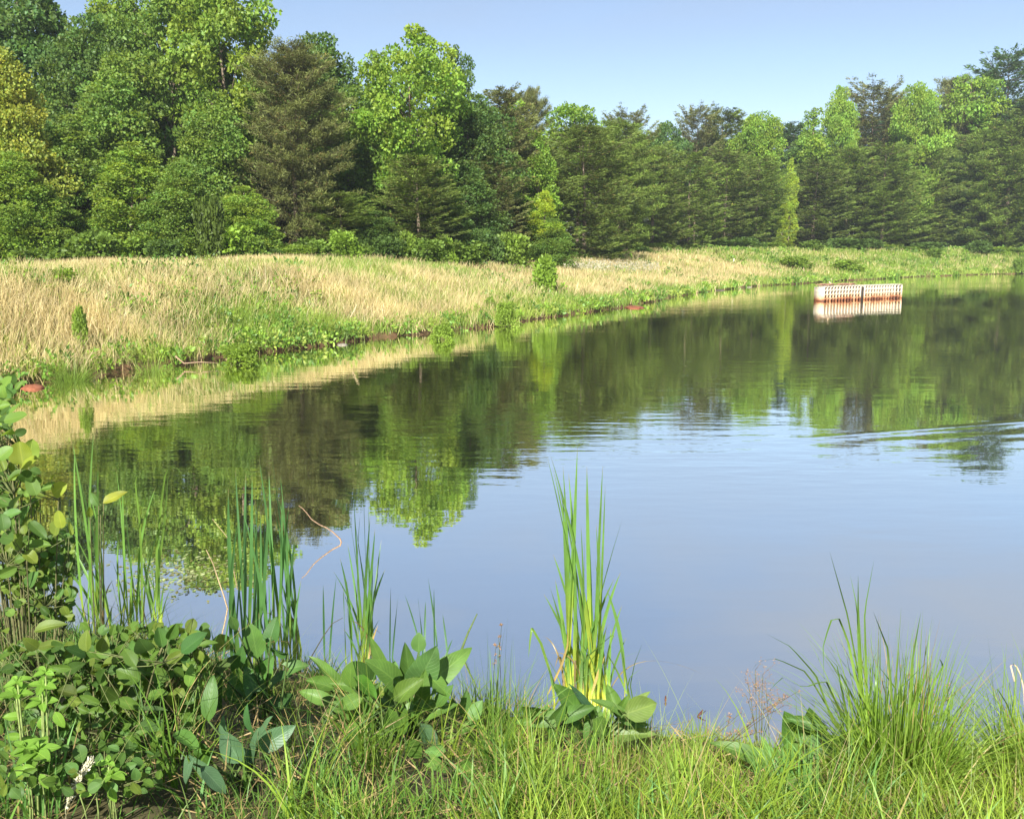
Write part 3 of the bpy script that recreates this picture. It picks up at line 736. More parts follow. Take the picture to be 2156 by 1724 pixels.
# white-flowered haze on the crest right of the field shrub
def crest_flowers():
    mb = MB(); N = 2600
    px = rs.uniform(1185, 1385, N); Y = rs.uniform(58, 65, N) + (px - 1185) * .05
    x = (px - 1078) / F * Y; z = height(x, Y)
    P = np.column_stack([x, Y, z + rs.uniform(.3, .75, N)])
    c = np.array((.42, .40, .30)) * (.7 + .5 * rs.rand(N))[:, None]
    leaf_cards(mb, P, rs.normal(size=(N, 3)) + (0, 0, .6), .12, .05, c, rs)
    o = mb.obj('pale_flowers', M_straw); tag(o, 'pale fluffy seed heads along the crest right of the field shrub', 'flowers', kind='stuff')
crest_flowers()

# shrubs one can point to on the far bank   (px, foot py, height px, width px)
S = [
 (1145, None, 78, 66, C_BR, 'upright bright green shrub on the crest of the straw field', 44),
 (1066, 672, 52, 56, C_LT, 'round green shrub at the waterline right of the middle of the far bank', None),
 (930, 697, 34, 46, C_LT, 'small green shrub hanging over the waterline at mid bank', None),
 (500, 742, 44, 90, C_LT, 'broad leafy shrub at the waterline above the second cattail stand', None),
 (160, None, 90, 40, C_LT, 'tall bright weed among straw near the left edge, lower of two', 20.2),
 (130, None, 60, 90, C_LT, 'wide bright green weed patch high on the left field', 23),
 (1030, None, 34, 30, C_LT, 'little bright shrub in the field left of the crest shrub', 35),
 (1665, None, 30, 70, C_LT, 'light shrub on the crest below the thin bright sapling', 88),
 (1775, None, 28, 74, C_LT, 'bright shrub on the crest behind the lattice platform', 92),
 (2145, None, 32, 40, C_MID, 'shrub on the far right crest', 112),
 (1960, 570, 22, 40, C_MID, 'small shrub on the far right bank', None),
]
for (px, py, hp, wp_, c_, lab, Y) in S:
    bush(px, Y, hp, wp_, c_, lab, group='shrubs on the far bank', py=py)
# grass tussocks at the left waterline
def tussock(loc, n, H, W, c0, c1, label, cat, seed, spread=.12, lean=.55, name='grass_tussock', group=None, S=6, mat=None, thin=True):
    r_ = np.random.RandomState(seed); mb = MB()
    a = r_.rand(n) * 6.28; rr = spread * np.sqrt(r_.rand(n))
    P = np.stack([rr * np.cos(a), rr * np.sin(a), -.02 + 0 * a], -1)
    cc0 = np.array(c0) * (.7 + .6 * r_.rand(n))[:, None]; cc1 = np.array(c1) * (.7 + .6 * r_.rand(n))[:, None]
    ln = lean * r_.rand(n)
    blades(mb, P, H * r_.uniform(.5, 1, n), W * r_.uniform(.6, 1.2, n), a + r_.normal(size=n) * .5, ln * .5, ln * .9, S, cc0, cc1, r_, droop=ln * .35)
    o = mb.obj(name, mat or M_blade); o.location = loc; tag(o, label, cat, group); return o
for px, py, hp, wd, lab, sd2 in [(400, 792, 95, .5, 'large green sedge tussock arching over the left waterline', 1), (322, 770, 70, .35, 'pale green tussock dipping into the water below the straw', 2), (200, 792, 60, .4, 'low tussock at the left waterline near the red clay', 3)]:
    q = ray_to(px if px != 400 else 150, py, .12)
    if px == 400: q = ray_to(150, 790, .12)
    tussock((q[0], q[1], H1(q[0], q[1])), 420, hp / F * q[1] * 1.05, .012, (.10, .18, .03), (.20, .30, .045), lab, 'grass', sd2, spread=wd * .5, lean=.9, group='grass tussocks on the left waterline')

# red clay bank pieces, mud edge, driftwood
def lump(name, loc, s, m, label, cat, seed, group=None, rz=0):
    r_ = np.random.RandomState(seed); nu, nv = 14, 9
    u = np.linspace(0, 2 * np.pi, nu, endpoint=False); v = np.linspace(0, np.pi, nv)
    U, Vv = np.meshgrid(u, v)
    R = 1 + .22 * np.sin(U * 2 + seed) * np.sin(Vv) + .14 * np.sin(U * 5 + Vv * 4 + seed) + .1 * r_.rand(nv, nu) * np.sin(Vv)
    P = np.stack([R * np.cos(U) * np.sin(Vv) * s[0], R * np.sin(U) * np.sin(Vv) * s[1], R * np.cos(Vv) * s[2]], -1).reshape(-1, 3)
    i, j = np.meshgrid(np.arange(nu), np.arange(nv - 1)); a = (j * nu + i).ravel(); b = (j * nu + (i + 1) % nu).ravel()
    o = link(name, mesh(name, P, [np.stack([a, a + nu, b + nu, b], -1)], m, smooth=True)); o.location = loc; o.rotation_euler = (0, 0, rz)
    return tag(o, label, cat, group)
M_clay = rough_mat('red_clay', (.15, .05, .025), (.26, .10, .055), 9, dist=.03)
M_mud = rough_mat('dark_mud', (.035, .03, .025), (.10, .085, .07), 12, dist=.03)
M_stone = rough_mat('stone', (.12, .11, .09), (.26, .24, .2), 14, dist=.02)
q = ray_to(45, 812, .1); lump('clay_bank', (q[0] + .0, q[1] + .40, .0), (.20, .25, .06), M_clay, 'red clay slump at the left end of the far bank', 'clay bank', 3)
q = ray_to(1336, 648, 0); lump('clay_spit', (q[0], q[1], .0), (.5, .8, .07), M_clay, 'flat orange clay spit poking into the pond beside the rush clump', 'clay spit', 5)
for k, (px, py, sx, lab) in enumerate([
                             (1515, 612, .5, 'dark stone at the waterline of the far bend'), (1575, 605, .5, 'pale stone at the waterline of the far bend'), (720, 727, .2, 'small pale stone below mid bank')]):
    q = ray_to(px, py, 0); lump('shore_stone', (q[0], q[1] + .05, .0), (sx * .7, sx * .4, .03 + sx * .06), M_stone if 'pale' in lab else M_mud, lab, 'stone', 10 + k, 'stones along the far waterline')
def stick(name, pts, r, label, col=(.5, .4, .3), cat='branch', group=None, m=None):
    mb = MB(); pts = np.asarray(pts, float); o0 = pts[0].copy()
    tube(mb, pts - o0, np.linspace(r, r * .4, len(pts)), col, 6)
    o = mb.obj(name, m or M_twig, smooth=True); o.location = o0; return tag(o, label, cat, group)
a = at(738, 668, 26); b = at(752, 640, 26); stick('dead_stick', [a, (a + b) / 2 + (0.01, 0, 0), b], .025, 'pale broken stick leaning in the straw above mid bank', (.5, .42, .28))
a = ray_to(370, 769, .06); stick('dead_branch', [a + (0, 0, .2), a + (.15, .1, .03), a + (.5, .1, .06), a + (.85, .25, .02)], .02, 'bare forked twig lying on the left waterline', (.32, .24, .17))
q = at(1546, 522, 86); mbp = MB(); box(mbp, (0, 0, .33), (.10, .10, .66), col=(.6, .58, .5)); box(mbp, (0, 0, .70), (.15, .15, .08), col=(.6, .58, .5))
o = mbp.obj('marker_post', rough_mat('post_paint', (.75, .72, .66), (.95, .93, .88), 10, attr=True)); o.location = (q[0], 86, H1(q[0], 86)); tag(o, 'small white marker post at the foot of the right-hand pines', 'post')

# ============================================================ lattice platform out in the pond
def platform():
    A = ray_to(1735, 634.7, 0)[:2]; B = ray_to(1899, 627.6, 0)[:2]
    ex = unit(B - A); ey = np.array((-ex[1], ex[0]))           # ey points away from the camera
    Lf = float(np.linalg.norm(B - A)); Dp = .62
    top = .74
    root = thing('lattice_platform', 'white plastic lattice box platform with rust-stained base in the open pond', 'platform', (A[0], A[1], 0), rz=math.atan2(ex[1], ex[0]))
    def stain_mat():
        m, nt, N, L, out = new_mat('stained_plastic')
        tc = N.new('ShaderNodeTexCoord'); sx = N.new('ShaderNodeSeparateXYZ'); L.new(tc.outputs['Object'], sx.inputs[0])
        nz = N.new('ShaderNodeTexNoise'); nz.inputs['Scale'].default_value = 3.5; nz.inputs['Detail'].default_value = 5; L.new(tc.outputs['Object'], nz.inputs[0])
        ad = N.new('ShaderNodeMath'); ad.operation = 'MULTIPLY_ADD'; ad.inputs[1].default_value = .55; L.new(nz.outputs[0], ad.inputs[0]); L.new(sx.outputs[2], ad.inputs[2])
        rp = N.new('ShaderNodeValToRGB'); e = rp.color_ramp.elements
        e[0].position = .28; e[0].color = (.10, .03, .015, 1); e[1].position = .95; e[1].color = (.43, .39, .32, 1)
        x = e.new(.34); x.color = (.28, .10, .04, 1); x = e.new(.46); x.color = (.40, .24, .13, 1); x = e.new(.60); x.color = (.44, .36, .27, 1)
        L.new(ad.outputs[0], rp.inputs[0])
        p = N.new('ShaderNodeBsdfPrincipled'); p.inputs['Roughness'].default_value = .55; L.new(rp.outputs[0], p.inputs['Base Color']); L.new(p.outputs[0], out.inputs[0])
        return m
    M = stain_mat(); MD = rough_mat('gap_shade', (.03, .025, .02), (.06, .05, .04), 5)
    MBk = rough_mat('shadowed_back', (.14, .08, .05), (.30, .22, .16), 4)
    def panel(x0, x1, nc, nr=4, name='lattice_panel', deep=.16):
        mb = MB(); bk = MB(); w_ = (x1 - x0) / nc; h_ = (top + .12) / (nr + .2)
        # recessed back sheet, then bars in front
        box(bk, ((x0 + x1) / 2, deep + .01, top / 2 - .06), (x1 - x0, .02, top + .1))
        for c in range(nc + 1): box(mb, (x0 + c * w_, deep / 2, top / 2 - .06), (.034, deep, top + .12))
        for r in range(nr + 1):
            z = -.10 + r * h_ + .03
            for c in range(nc): box(mb, (x0 + (c + .5) * w_, deep / 2 + .003, z), (w_ - .036, deep - .008, .04))
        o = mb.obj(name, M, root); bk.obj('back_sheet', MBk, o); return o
    gap0, gap1 = Lf * .45, Lf * .505
    panel(.02, gap0, 12); panel(gap1, Lf * .90, 11)
    panel(Lf * .905, Lf - .04, 2, name='lattice_panel')
    mb = MB(); box(mb, (Lf * .48, .10, top / 2 - .06), (gap1 - gap0 - .04, .05, top - .02)); mb.obj('gap_shade_sheet', MD, root)  # near-black sheet painted as the shade between the two halves
    # ends
    for x, nm in ((-.012, 'end_panel'), (Lf, 'end_panel')):
        mb = MB(); box(mb, (x, Dp / 2 + .01, top / 2 - .07), (.03, Dp, top + .1))
        for r in range(4): box(mb, (x + (-.02 if x < 0 else .02), Dp / 2, .06 + r * .2), (.012, Dp - .1, .035))
        mb.obj(nm, M, root)
    mb = MB(); box(mb, (Lf / 2, Dp, top / 2 - .08), (Lf - .06, .03, top + .06)); mb.obj('back_panel', M, root)
    mb = MB(); nb = 22
    for c in range(nb): box(mb, (.06 + (Lf - .12) * (c + .5) / nb, Dp / 2 + .06, top + .012), (.05, Dp - .14, .03))
    box(mb, (Lf / 2, Dp / 2 + .05, top - .03), (Lf - .1, Dp - .2, .04))
    mb.obj('top_grate', M, root)
    # debris on top (rests on it: things of their own)
    def to_w(x, y, z): return (A[0] + ex[0] * x + ey[0] * y, A[1] + ex[1] * x + ey[1] * y, z)
    MR = rough_mat('dead_reed', (.22, .12, .08), (.42, .26, .18), 30, attr=True, dist=.01)
    for x, ww, lab, sdd in ((.55, .8, 'left mat of brown dead reeds lying on the lattice platform', 4), (2.1, .85, 'right mat of reddish dead reeds lying on the lattice platform', 6)):
        r_ = np.random.RandomState(sdd); mb = MB()
        for k in range(90):
            c = r_.normal(size=2) * (ww * .33, .12); an = r_.normal() * .35; l = r_.uniform(.15, .5)
            z = r_.rand() * .09 + .012
            tube(mb, [(c[0] - l / 2 * math.cos(an), c[1] - l / 2 * math.sin(an), z), (c[0], c[1], z + .02), (c[0] + l / 2 * math.cos(an), c[1] + l / 2 * math.sin(an), z)], .012, np.ones(3) * r_.uniform(.7, 1.2), 4)
        o = mb.obj('reed_mat', MR); o.location = to_w(x, Dp * .5, top + .03); o.rotation_euler = (0, 0, math.atan2(ex[1], ex[0])); tag(o, lab, 'debris')
    mb = MB(); box(mb, (0, 0, 0), (.34, .05, .04), [(math.cos(.6), 0, -math.sin(.6)), (0, 1, 0), (math.sin(.6), 0, math.cos(.6))])
    o = mb.obj('wood_slat', rough_mat('pale_wood', (.5, .4, .25), (.75, .62, .42), 12)); o.location = to_w(.78, .25, top + .14); o.rotation_euler = (0, 0, math.atan2(ex[1], ex[0])); tag(o, 'short pale slat tilted on top of the lattice platform', 'slat')
platform()

# ============================================================ near bank
def hit(px, py):
    """where the ray through (px,py) meets the near bank or the water"""
    Ys = 1.4 * (10 ** np.linspace(0, 1, 170))
    P = np.array([at(px, py, y) for y in Ys])
    h = np.maximum(height(P[:, 0], P[:, 1]), 0)
    k = np.argmax(P[:, 2] < h)
    return np.array((P[k, 0], P[k, 1], h[k]))
def ribbon(mb, pts, W, face, twist, cols, prof, vfold=0.0):
    """leaf ribbon through pts; face = heading of its flat side, turning by twist along the length"""
    n = len(pts); t = np.linspace(0, 1, n)
    fa = face + twist * t
    sd = np.stack([np.cos(fa), np.sin(fa), np.zeros(n)], -1)
    nr = np.stack([-np.sin(fa), np.cos(fa), np.zeros(n)], -1)
    w = W * .5 * prof(t)
    V = np.stack([pts - sd * w[:, None], pts + nr * (w * vfold)[:, None], pts + sd * w[:, None]], 1).reshape(-1, 3)
    i = np.arange(n - 1) * 3
    Fq = np.concatenate([np.stack([i, i + 1, i + 4, i + 3], -1), np.stack([i + 1, i + 2, i + 5, i + 4], -1)])
    mb.add(V, Fq, np.repeat(cols, 3, axis=0))
def smooth_path(pts, n=16):
    pts = np.asarray(pts, float)
    if len(pts) == 3:
        t = np.linspace(0, 1, n)[:, None]
        return (1 - t) ** 2 * pts[0] + 2 * t * (1 - t) * pts[1] + t ** 2 * pts[2]
    d = np.concatenate([[0], np.cumsum(np.linalg.norm(np.diff(pts, axis=0), axis=1))]); u = np.linspace(0, d[-1], n)
    return np.stack([np.interp(u, d, pts[:, k]) for k in range(3)], -1)
BLP = lambda t: np.minimum(1, .55 + t * 1.6) * (1 - np.clip((t - .45) / .55, 0, 1) ** 2.6) + .02
def cattail(label, bases, tips, seed, ycol=(.36, .40, .045), W=.019, bent=(), spread=.045, name='cattail_clump', group='cattail clumps in the shallows', cg=(.135, .28, .045), ct=(.14, .28, .065), yk=(.22, .42), extra=9):
    """bases: list of (px,py) feet in the shallow water; tips: (px,py[,base index])"""
    r_ = np.random.RandomState(seed)
    B = [hit(x, y) for x, y in bases]
    root = thing(name, label, 'reeds', tuple(B[0]), group)
    for b in B: b[2] = max(min(b[2], .05), -.02) if b[2] < .1 else b[2]
    o0 = B[0].copy()
    ycol, cg, ct = map(np.array, (ycol, cg, ct))
    def leaf(pts, W_, fa=None, cols=None):
        mb = MB(); n = len(pts); t = np.linspace(0, 1, n)[:, None]
        if cols is None:
            k = r_.uniform(.8, 1.2); kk = np.clip(1 - t / r_.uniform(*yk), 0, 1)
            cols = (cg * (1 - t) + ct * t) * (1 - kk) + ycol * kk; cols = cols * k
            cols = np.where(t > .96, np.array((.30, .22, .10)), cols)
        fa_ = r_.normal() * .55 if fa is None else fa
        ribbon(mb, pts - o0, W_, fa_, r_.normal() * 1.1, cols, BLP, .25)
        mb.obj('leaf', M_cattail, root, smooth=True)
    for tp in tips:
        j = tp[2] if len(tp) > 2 else int(np.argmin([abs(tp[0] - b[0]) for b in bases]))
        b = B[j] + np.array((r_.normal() * spread, r_.normal() * spread, -.03))
        e = at(tp[0], tp[1], b[1] + r_.normal() * .10)
        c = b + (e - b) * np.array((.28, .4, .55)) + np.array((r_.normal() * .035, r_.normal() * .04, 0))
        leaf(smooth_path([b, c, e], 18), W * r_.uniform(.75, 1.25) * (.6 if e[2] - b[2] < .4 else 1))
    # short inner leaves filling the foot
    for j, b0 in enumerate(B):
        for q in range(extra):
            b = b0 + np.array((r_.normal() * spread, r_.normal() * spread, -.03))
            hgt = r_.uniform(.25, .6); e = b + np.array((r_.normal() * .07, r_.normal() * .07, hgt)); c = b + (e - b) * np.array((.2, .2, .55))
            leaf(smooth_path([b, c, e], 12), W * .8)
    for j, b0 in enumerate(B):
        for q in range(2):
            b = b0 + np.array((r_.normal() * spread, r_.normal() * spread, -.03)); dx = r_.normal() * .16; e = b + np.array((dx, r_.normal() * .1, r_.uniform(.12, .4))); c = b + np.array((dx * .2, 0, .35))
            leaf(smooth_path([b, c, e], 12), W * .6, None, np.array((.30, .23, .10)) * r_.uniform(.5, 1.0) * np.ones((12, 1)))
    for bt in bent:
        P = bt[0]; Yb = B[bt[1]][1]
        pts = smooth_path([at(x, y, Yb - .06 - .02 * k) for k, (x, y) in enumerate(P)], 26)
        dead = len(bt) > 2
        n = len(pts); t = np.linspace(0, 1, n)[:, None]
        cols = np.array((.52, .38, .14)) * np.ones((n, 1)) if dead else np.array((.17, .30, .05)) * (1 - .2 * t)
        leaf(pts, W * .8, 0.2, cols)
    return root
def Zf(x0, y0, k): return lambda zx, zy: ((x0 + zx * k) * .6744, (y0 + zy * k) * .6744)
Z5 = Zf(1550, 1350, .464); Z1 = Zf(0, 1150, .4061); Z3 = Zf(600, 1350, .435); Z4 = Zf(800, 1900, .4174); Z6 = Zf(1500, 1950, .4174); Z7 = Zf(2200, 1700, .4965); Z2 = Zf(0, 1850, .4174)
cattail('tallest cattail clump, standing alone right of centre with bright yellow foot', [(1215, 1470), (1245, 1475), (1262, 1468)],
        [Z5(*p) for p in [(340, 155), (362, 150), (380, 240), (398, 290), (447, 225), (485, 275), (545, 90), (442, 400), (520, 490), (608, 225), (600, 400), (715, 220), (732, 350), (672, 615), (850, 575), (835, 940),
                          (382, 820), (360, 1040), (395, 990), (318, 1085), (568, 620), (620, 910), (665, 860), (795, 980), (590, 700), (525, 700), (700, 800), (640, 1000), (560, 1050), (480, 900), (690, 1050), (740, 1050)]], 1,
        ycol=(.50, .52, .05), W=.019, spread=.055, yk=(.30, .58), extra=16,
        bent=[([Z5(600, 1700), Z5(610, 1510), Z5(775, 1362), Z5(792, 1362), Z5(762, 1430)], 1), ([Z5(400, 1724), Z5(370, 1640), Z5(300, 1420), Z5(238, 1312), Z5(226, 1400), Z5(215, 1515)], 0),
              ([Z5(345, 1760), Z5(440, 1560), Z5(478, 1430), Z5(480, 1330)], 0, 1), ([Z5(640, 1760), Z5(680, 1620), Z5(730, 1500)], 1, 1), ([Z5(880, 1760), Z5(800, 1560), Z5(720, 1450)], 2)])
cattail('left cattail stand between the leafy bush and the open water, two leaf tips bent over', [(215, 1345), (272, 1335), (325, 1315)],
        [Z1(*p) for p in [(550, 545), (575, 600), (725, 470), (755, 740), (675, 905), (890, 770), (945, 905), (1200, 920), (960, 1010), (1020, 1230), (580, 760), (910, 1240), (1100, 1290), (1220, 1200), (1290, 1100)]] +
        [(150, 1150), (128, 1080), (160, 1110), (95, 1160), (195, 1120), (300, 1170)], 2, W=.017, spread=.05,
        bent=[([(300, 1330), Z1(1090, 1500), Z1(1075, 1200), Z1(1040, 900), Z1(1055, 815), Z1(1110, 830), Z1(1165, 868)], 1),
              ([(330, 1310), Z1(1205, 1400), Z1(1240, 1050), Z1(1270, 830), Z1(1305, 762), Z1(1360, 775), Z1(1400, 825)], 2), ([(320, 1310), Z1(1270, 1150), Z1(1290, 850), Z1(1320, 765), Z1(1345, 790)], 2)])
cattail('dense dark green cattail clump just left of the broken branch', [(512, 1475), (548, 1400), (602, 1375)],
        [Z3(*p) + (j,) for p, j in [((565, 80), 2), ((478, 175), 2), ((550, 275), 2), ((385, 290), 0), ((310, 260), 1), ((430, 290), 1), ((260, 400), 0), ((475, 400), 1), ((525, 360), 1), ((628, 280), 2), ((695, 520), 2), ((738, 760), 2), ((728, 1140), 2),
                          ((645, 440), 2), ((540, 570), 1), ((490, 560), 1), ((280, 660), 0), ((245, 1050), 0), ((350, 520), 0), ((410, 500), 0), ((330, 620), 0), ((440, 620), 1), ((590, 560), 2), ((610, 450), 2), ((380, 700), 0), ((500, 750), 1), ((450, 480), 0), ((570, 640), 1)]], 3,
        ycol=(.26, .36, .05), W=.018, spread=.055, cg=(.075, .19, .045), ct=(.09, .21, .07))
cattail('slender cattail clump right of the broken branch', [(765, 1400)],
        [Z3(*p) for p in [(1110, 520), (1155, 400), (1230, 430), (1265, 490), (1277, 600), (1312, 690), (1358, 770), (1385, 980), (1330, 1100), (1060, 900), (1010, 990), (1115, 800), (1170, 650), (1205, 590), (1190, 820), (1250, 800), (1300, 900)]], 4,
        ycol=(.30, .38, .05), W=.015, spread=.04, bent=[([Z3(1260, 1690), Z3(1270, 1520), Z3(1335, 1380)], 0, 1)], ct=(.06, .15, .05))
for k, (f, tps, lab) in enumerate([(Z3(965, 1660), [Z3(940, 1090)], 'lone thin cattail blade left of the slender clump'), (Z3(988, 1660), [Z3(1035, 1030)], 'lone cattail blade leaning right, left of the slender clump'),
                        (Z3(1425, 1640), [Z3(1482, 1150), Z3(1425, 1105)], 'pair of thin cattail blades just right of the slender clump'),
                        (Z3(1640, 1540), [Z3(1525, 1160), Z3(1620, 1185), Z3(1675, 1210)], 'three thin cattail blades above the large broad-leaved plant'),
                        (Z3(1775, 1560), [Z3(1692, 1040), Z3(1735, 1120)], 'two thin blades above the large broad-leaved plant, taller pair'),
                        (Z3(1835, 1620), [Z3(1797, 1300), Z3(1870, 1480)], 'short thin blade rising behind the large broad leaf')]):
    r_ = np.random.RandomState(40 + k); b0 = hit(*f); mb = MB()
    for tx, ty in tps:
        b = b0 + np.array((r_.normal() * .02, r_.normal() * .02, -.03)); e = at(tx, ty, b[1]); c = b + (e - b) * np.array((.35, .4, .5))
        t = np.linspace(0, 1, 14)[:, None]
        ribbon(mb, smooth_path([b, c, e], 14) - b0, .012, r_.normal() * .4, r_.normal(), np.array((.055, .15, .045)) * (1 - t) + np.array((.05, .13, .05)) * t, BLP, .2)
    o = mb.obj('cattail_plant', M_cattail, smooth=True); o.location = b0; tag(o, lab, 'reeds', 'lone cattail blades in the shallows')
b = hit(*Z3(1915, 1580)); e = at(*Z3(2045, 1300), b[1]); stick('reed_stub', [b - (0, 0, .03), (b + e) / 2, e], .009, 'thick cut-off green reed stalk leaning right above the large broad leaf', (.10, .16, .05), 'reeds')

# broken branch and twigs standing in the water (their lower halves in the photo are reflections)
Yb = ray_to(719, 1141, 0)[1]
pts = [at(722, 1150, Yb), at(716, 1134, Yb), at(700, 1119, Yb + .05), at(688, 1111, Yb + .05), at(672, 1104, Yb + .02), at(656, 1093, Yb), at(646, 1080, Yb), at(638, 1071, Yb), at(629, 1064, Yb)]
stick('broken_branch', pts, .0075, 'pale crooked bare branch sticking out of the dark water', (.28, .20, .14))
b = hit(482, 1290); stick('bare_twig', [at(482, 1290, b[1]), at(470, 1250, b[1]), at(458, 1215, b[1]), at(448, 1185, b[1]), at(434, 1157, b[1])], .006, 'short pale twig standing in the water left of the dark cattail clump', (.40, .32, .21))
b = hit(470, 1290); stick('bare_twig', [at(500, 1240, b[1]), at(478, 1130, b[1]), at(447, 1092, b[1])], .004, 'thin curved stalk left of the dark cattail clump, above the pale twig', (.40, .34, .2))
b = hit(650, 1395); stick('bare_twig', [at(648, 1395, b[1]), at(680, 1340, b[1]), at(700, 1312, b[1]), at(722, 1300, b[1])], .004, 'thin dark bent stalk left of the slender cattail clump', (.10, .10, .07))

# floating weed mat near the left cattails, drifting bits
def floating():
    r_ = np.random.RandomState(9); mb = MB(); N = 330
    a = r_.normal(size=(N, 2)); px = 400 + a[:, 0] * 62; py = 1205 + a[:, 1] * 22
    px2 = 250 + r_.rand(110) * 150; py2 = 1190 + r_.rand(110) * 60
    px = np.concatenate([px, px2]); py = np.concatenate([py, py2]); N = len(px)
    P = np.array([ray_to(x, y, .004) for x, y in zip(px, py)]); P[:, :2] = P[:, :2] + r_.normal(size=(N, 2)) * .05
    th = r_.rand(N) * 6.28; D = np.stack([np.cos(th), np.sin(th), r_.normal(size=N) * .12 + .05], -1)
    c = np.array([(.20, .28, .08), (.30, .34, .16), (.16, .16, .06)])[r_.randint(0, 3, N)] * (.7 + .6 * r_.rand(N))[:, None]
    D = unit(D); R = unit(np.cross(D, (0, 0, 1.)))
    L = .02 + .035 * r_.rand(N)[:, None]
    V = np.stack([P, P + D * L * .5 + R * L * .3, P + D * L, P + D * L * .5 - R * L * .3], 1).reshape(-1, 3); V[:, 2] = np.maximum(V[:, 2], .003)
    mb.add(V, np.arange(N)[:, None] * 4 + np.array([[0, 1, 2, 3]]), np.repeat(c, 4, axis=0))
    o = mb.obj('floating_weed', M_straw); tag(o, 'patch of small pale floating water weed between the left cattails and the dark clump', 'water weed', kind='stuff')
floating()
for px, py, lab, an in [(1402, 1478, 'small dark seed pod drifting upright near the bank', 1.5), (1475, 1508, 'small forked dark scrap drifting on the water', .6)]:
    q = ray_to(px, py, 0); mb = MB(); tube(mb, [(-.02 * math.cos(an), 0, .002), (0, 0.01, .012), (.02 * math.cos(an), .02, .03)], [.004, .007, .003], (.12, .05, .04), 5)
    if 'forked' in lab: tube(mb, [(0, 0, .01), (.03, .01, .03)], [.004, .002], (.06, .06, .05), 4)
    o = mb.obj('drifting_scrap', M_twig); o.location = q; tag(o, lab, 'debris')

# ---------------- broad leaves
def leaf_mesh(kind, L, W, fold, droop, rs, nu=11, nv=7):
    u = np.linspace(0, 1, nu); v = np.linspace(-1, 1, nv); U, Vv = np.meshgrid(u, v, indexing='ij'); A = np.abs(Vv)
    if kind == 'arrow': sh = np.interp(U, [0, .12, .3, .5, .75, .92, 1], [.80, 1, .95, .80, .48, .2, 0])
    elif kind == 'round': sh = np.sqrt(np.clip(1 - (2 * U ** .88 - 1) ** 2, 0, 1)) * (1 - .12 * U)
    else: sh = np.interp(U, [0, .06, .2, .42, .65, .85, .95, 1], [0.05, .38, .82, 1, .84, .48, .2, 0])
    if kind == 'tooth': sh = sh * (1 + .05 * np.sin(U * 60) * (A > .9))
    w_ = W / 2 * sh
    x = U * L
    if kind == 'arrow': x = x - L * .30 * A ** 1.6 * (1 - U) ** 3
    y = Vv * w_ * np.cos(fold * A)
    z = A * w_ * np.sin(fold) - droop * L * U ** 2 + .03 * L * np.sin(U * 8 + rs.rand() * 6) * A * rs.uniform(-1, 1.5) + .10 * L * droop
    if kind == 'arrow': z = z - L * .10 * A * (1 - U) ** 3
    P = np.stack([x, y, z], -1).reshape(-1, 3)
    i, j = np.meshgrid(np.arange(nu - 1), np.arange(nv - 1), indexing='ij'); a = (i * nv + j).ravel()
    Fq = np.stack([a, a + nv, a + nv + 1, a + 1], -1)
    return P, Fq, np.stack([Vv, U], -1).reshape(-1, 2)
BUSHP = []; ARUMP = []
GH = {}
def Yfront(px, py, Yc, rs, m0=.22, m1=.3):
    k = (round(px / 12), round(py / 8))
    if k not in GH: GH[k] = hit(px, py)[1]
    return min(Yc, GH[k] - m0 - rs.rand() * m1)
def put_leaf(mb, C, ang, L, W, kind, col, rs, tilt=None, face=(.1, -.75, .65), fold=None, droop=None, centre=True, wob=.35, origin=None):
    """ang: heading of the tip in the x-z plane (degrees), tilt: how much it points towards/away"""
    th = math.radians(ang); tl = rs.normal() * .4 if tilt is None else tilt
    D = np.array((math.cos(th) * math.cos(tl), math.sin(tl), math.sin(th) * math.cos(tl)))
    Nn = np.array(face) + rs.normal(size=3) * wob
    R = np.cross(Nn, D); R /= np.linalg.norm(R) + 1e-9; Nn = np.cross(D, R)
    P, Fq, uv = leaf_mesh(kind, L, W, rs.uniform(.15, .6) if fold is None else fold, rs.uniform(.0, .25) if droop is None else droop, rs)
    if centre: P[:, 0] -= L * .5
    V = P[:, :1] * D + P[:, 1:2] * R + P[:, 2:3] * Nn + C
    if origin is not None: V = V - origin
    mb.add(V, Fq, np.asarray(col) * rs.uniform(.85, 1.15), uv)
    return C - D * L * (.5 if centre else 0) , D
def arum(label, Z, zs, base, leaves, seed, dY=0, colr=(.10, .20, .034), mat=None, kind='arrow', name='broad_leaved_plant', cat='plant', stemc=(.08, .14, .04), ydj=.09):
    r_ = np.random.RandomState(seed)
    b = hit(*base); root = thing(name, label, cat, tuple(b))
    st = MB()
    for lf in leaves:
        zx, zy, Lz, ang, wr = lf[:5]; c = np.array(lf[5]) if len(lf) > 5 else np.array(colr)
        Yl = Yfront(*Z(zx, zy), b[1] + dY + r_.normal() * ydj, r_)
        C = at(*Z(zx, zy), Yl); ARUMP.append((C[0], C[1])); L = Lz * zs / F * Yl * 1.12
        mb = MB()
        foot, D = put_leaf(mb, C, ang, L * 1.1, L * min(wr * 1.45, 1.0), 'oval' if (kind == 'arrow' and r_.rand() < .45) else kind, c, r_, origin=b, tilt=r_.normal() * .28, wob=.3)
        mb.obj('leaf', mat or M_broad, root, smooth=True)
        s0 = np.array((r_.normal() * .03, r_.normal() * .03, -.02)); s2 = foot - b
        tube(st, smooth_path([s0, (s0 + s2) / 2 + np.array((0, 0, .15 * np.linalg.norm(s2 - s0))) * .5, s2], 8), np.linspace(.0055, .003, 8), stemc, 5)
    st.obj('stem', M_twig, root, smooth=True)
    return root
zs4 = .4174 * .6744
dk = (.070, .155, .028); lt = (.10, .21, .05); ol = (.085, .15, .025)
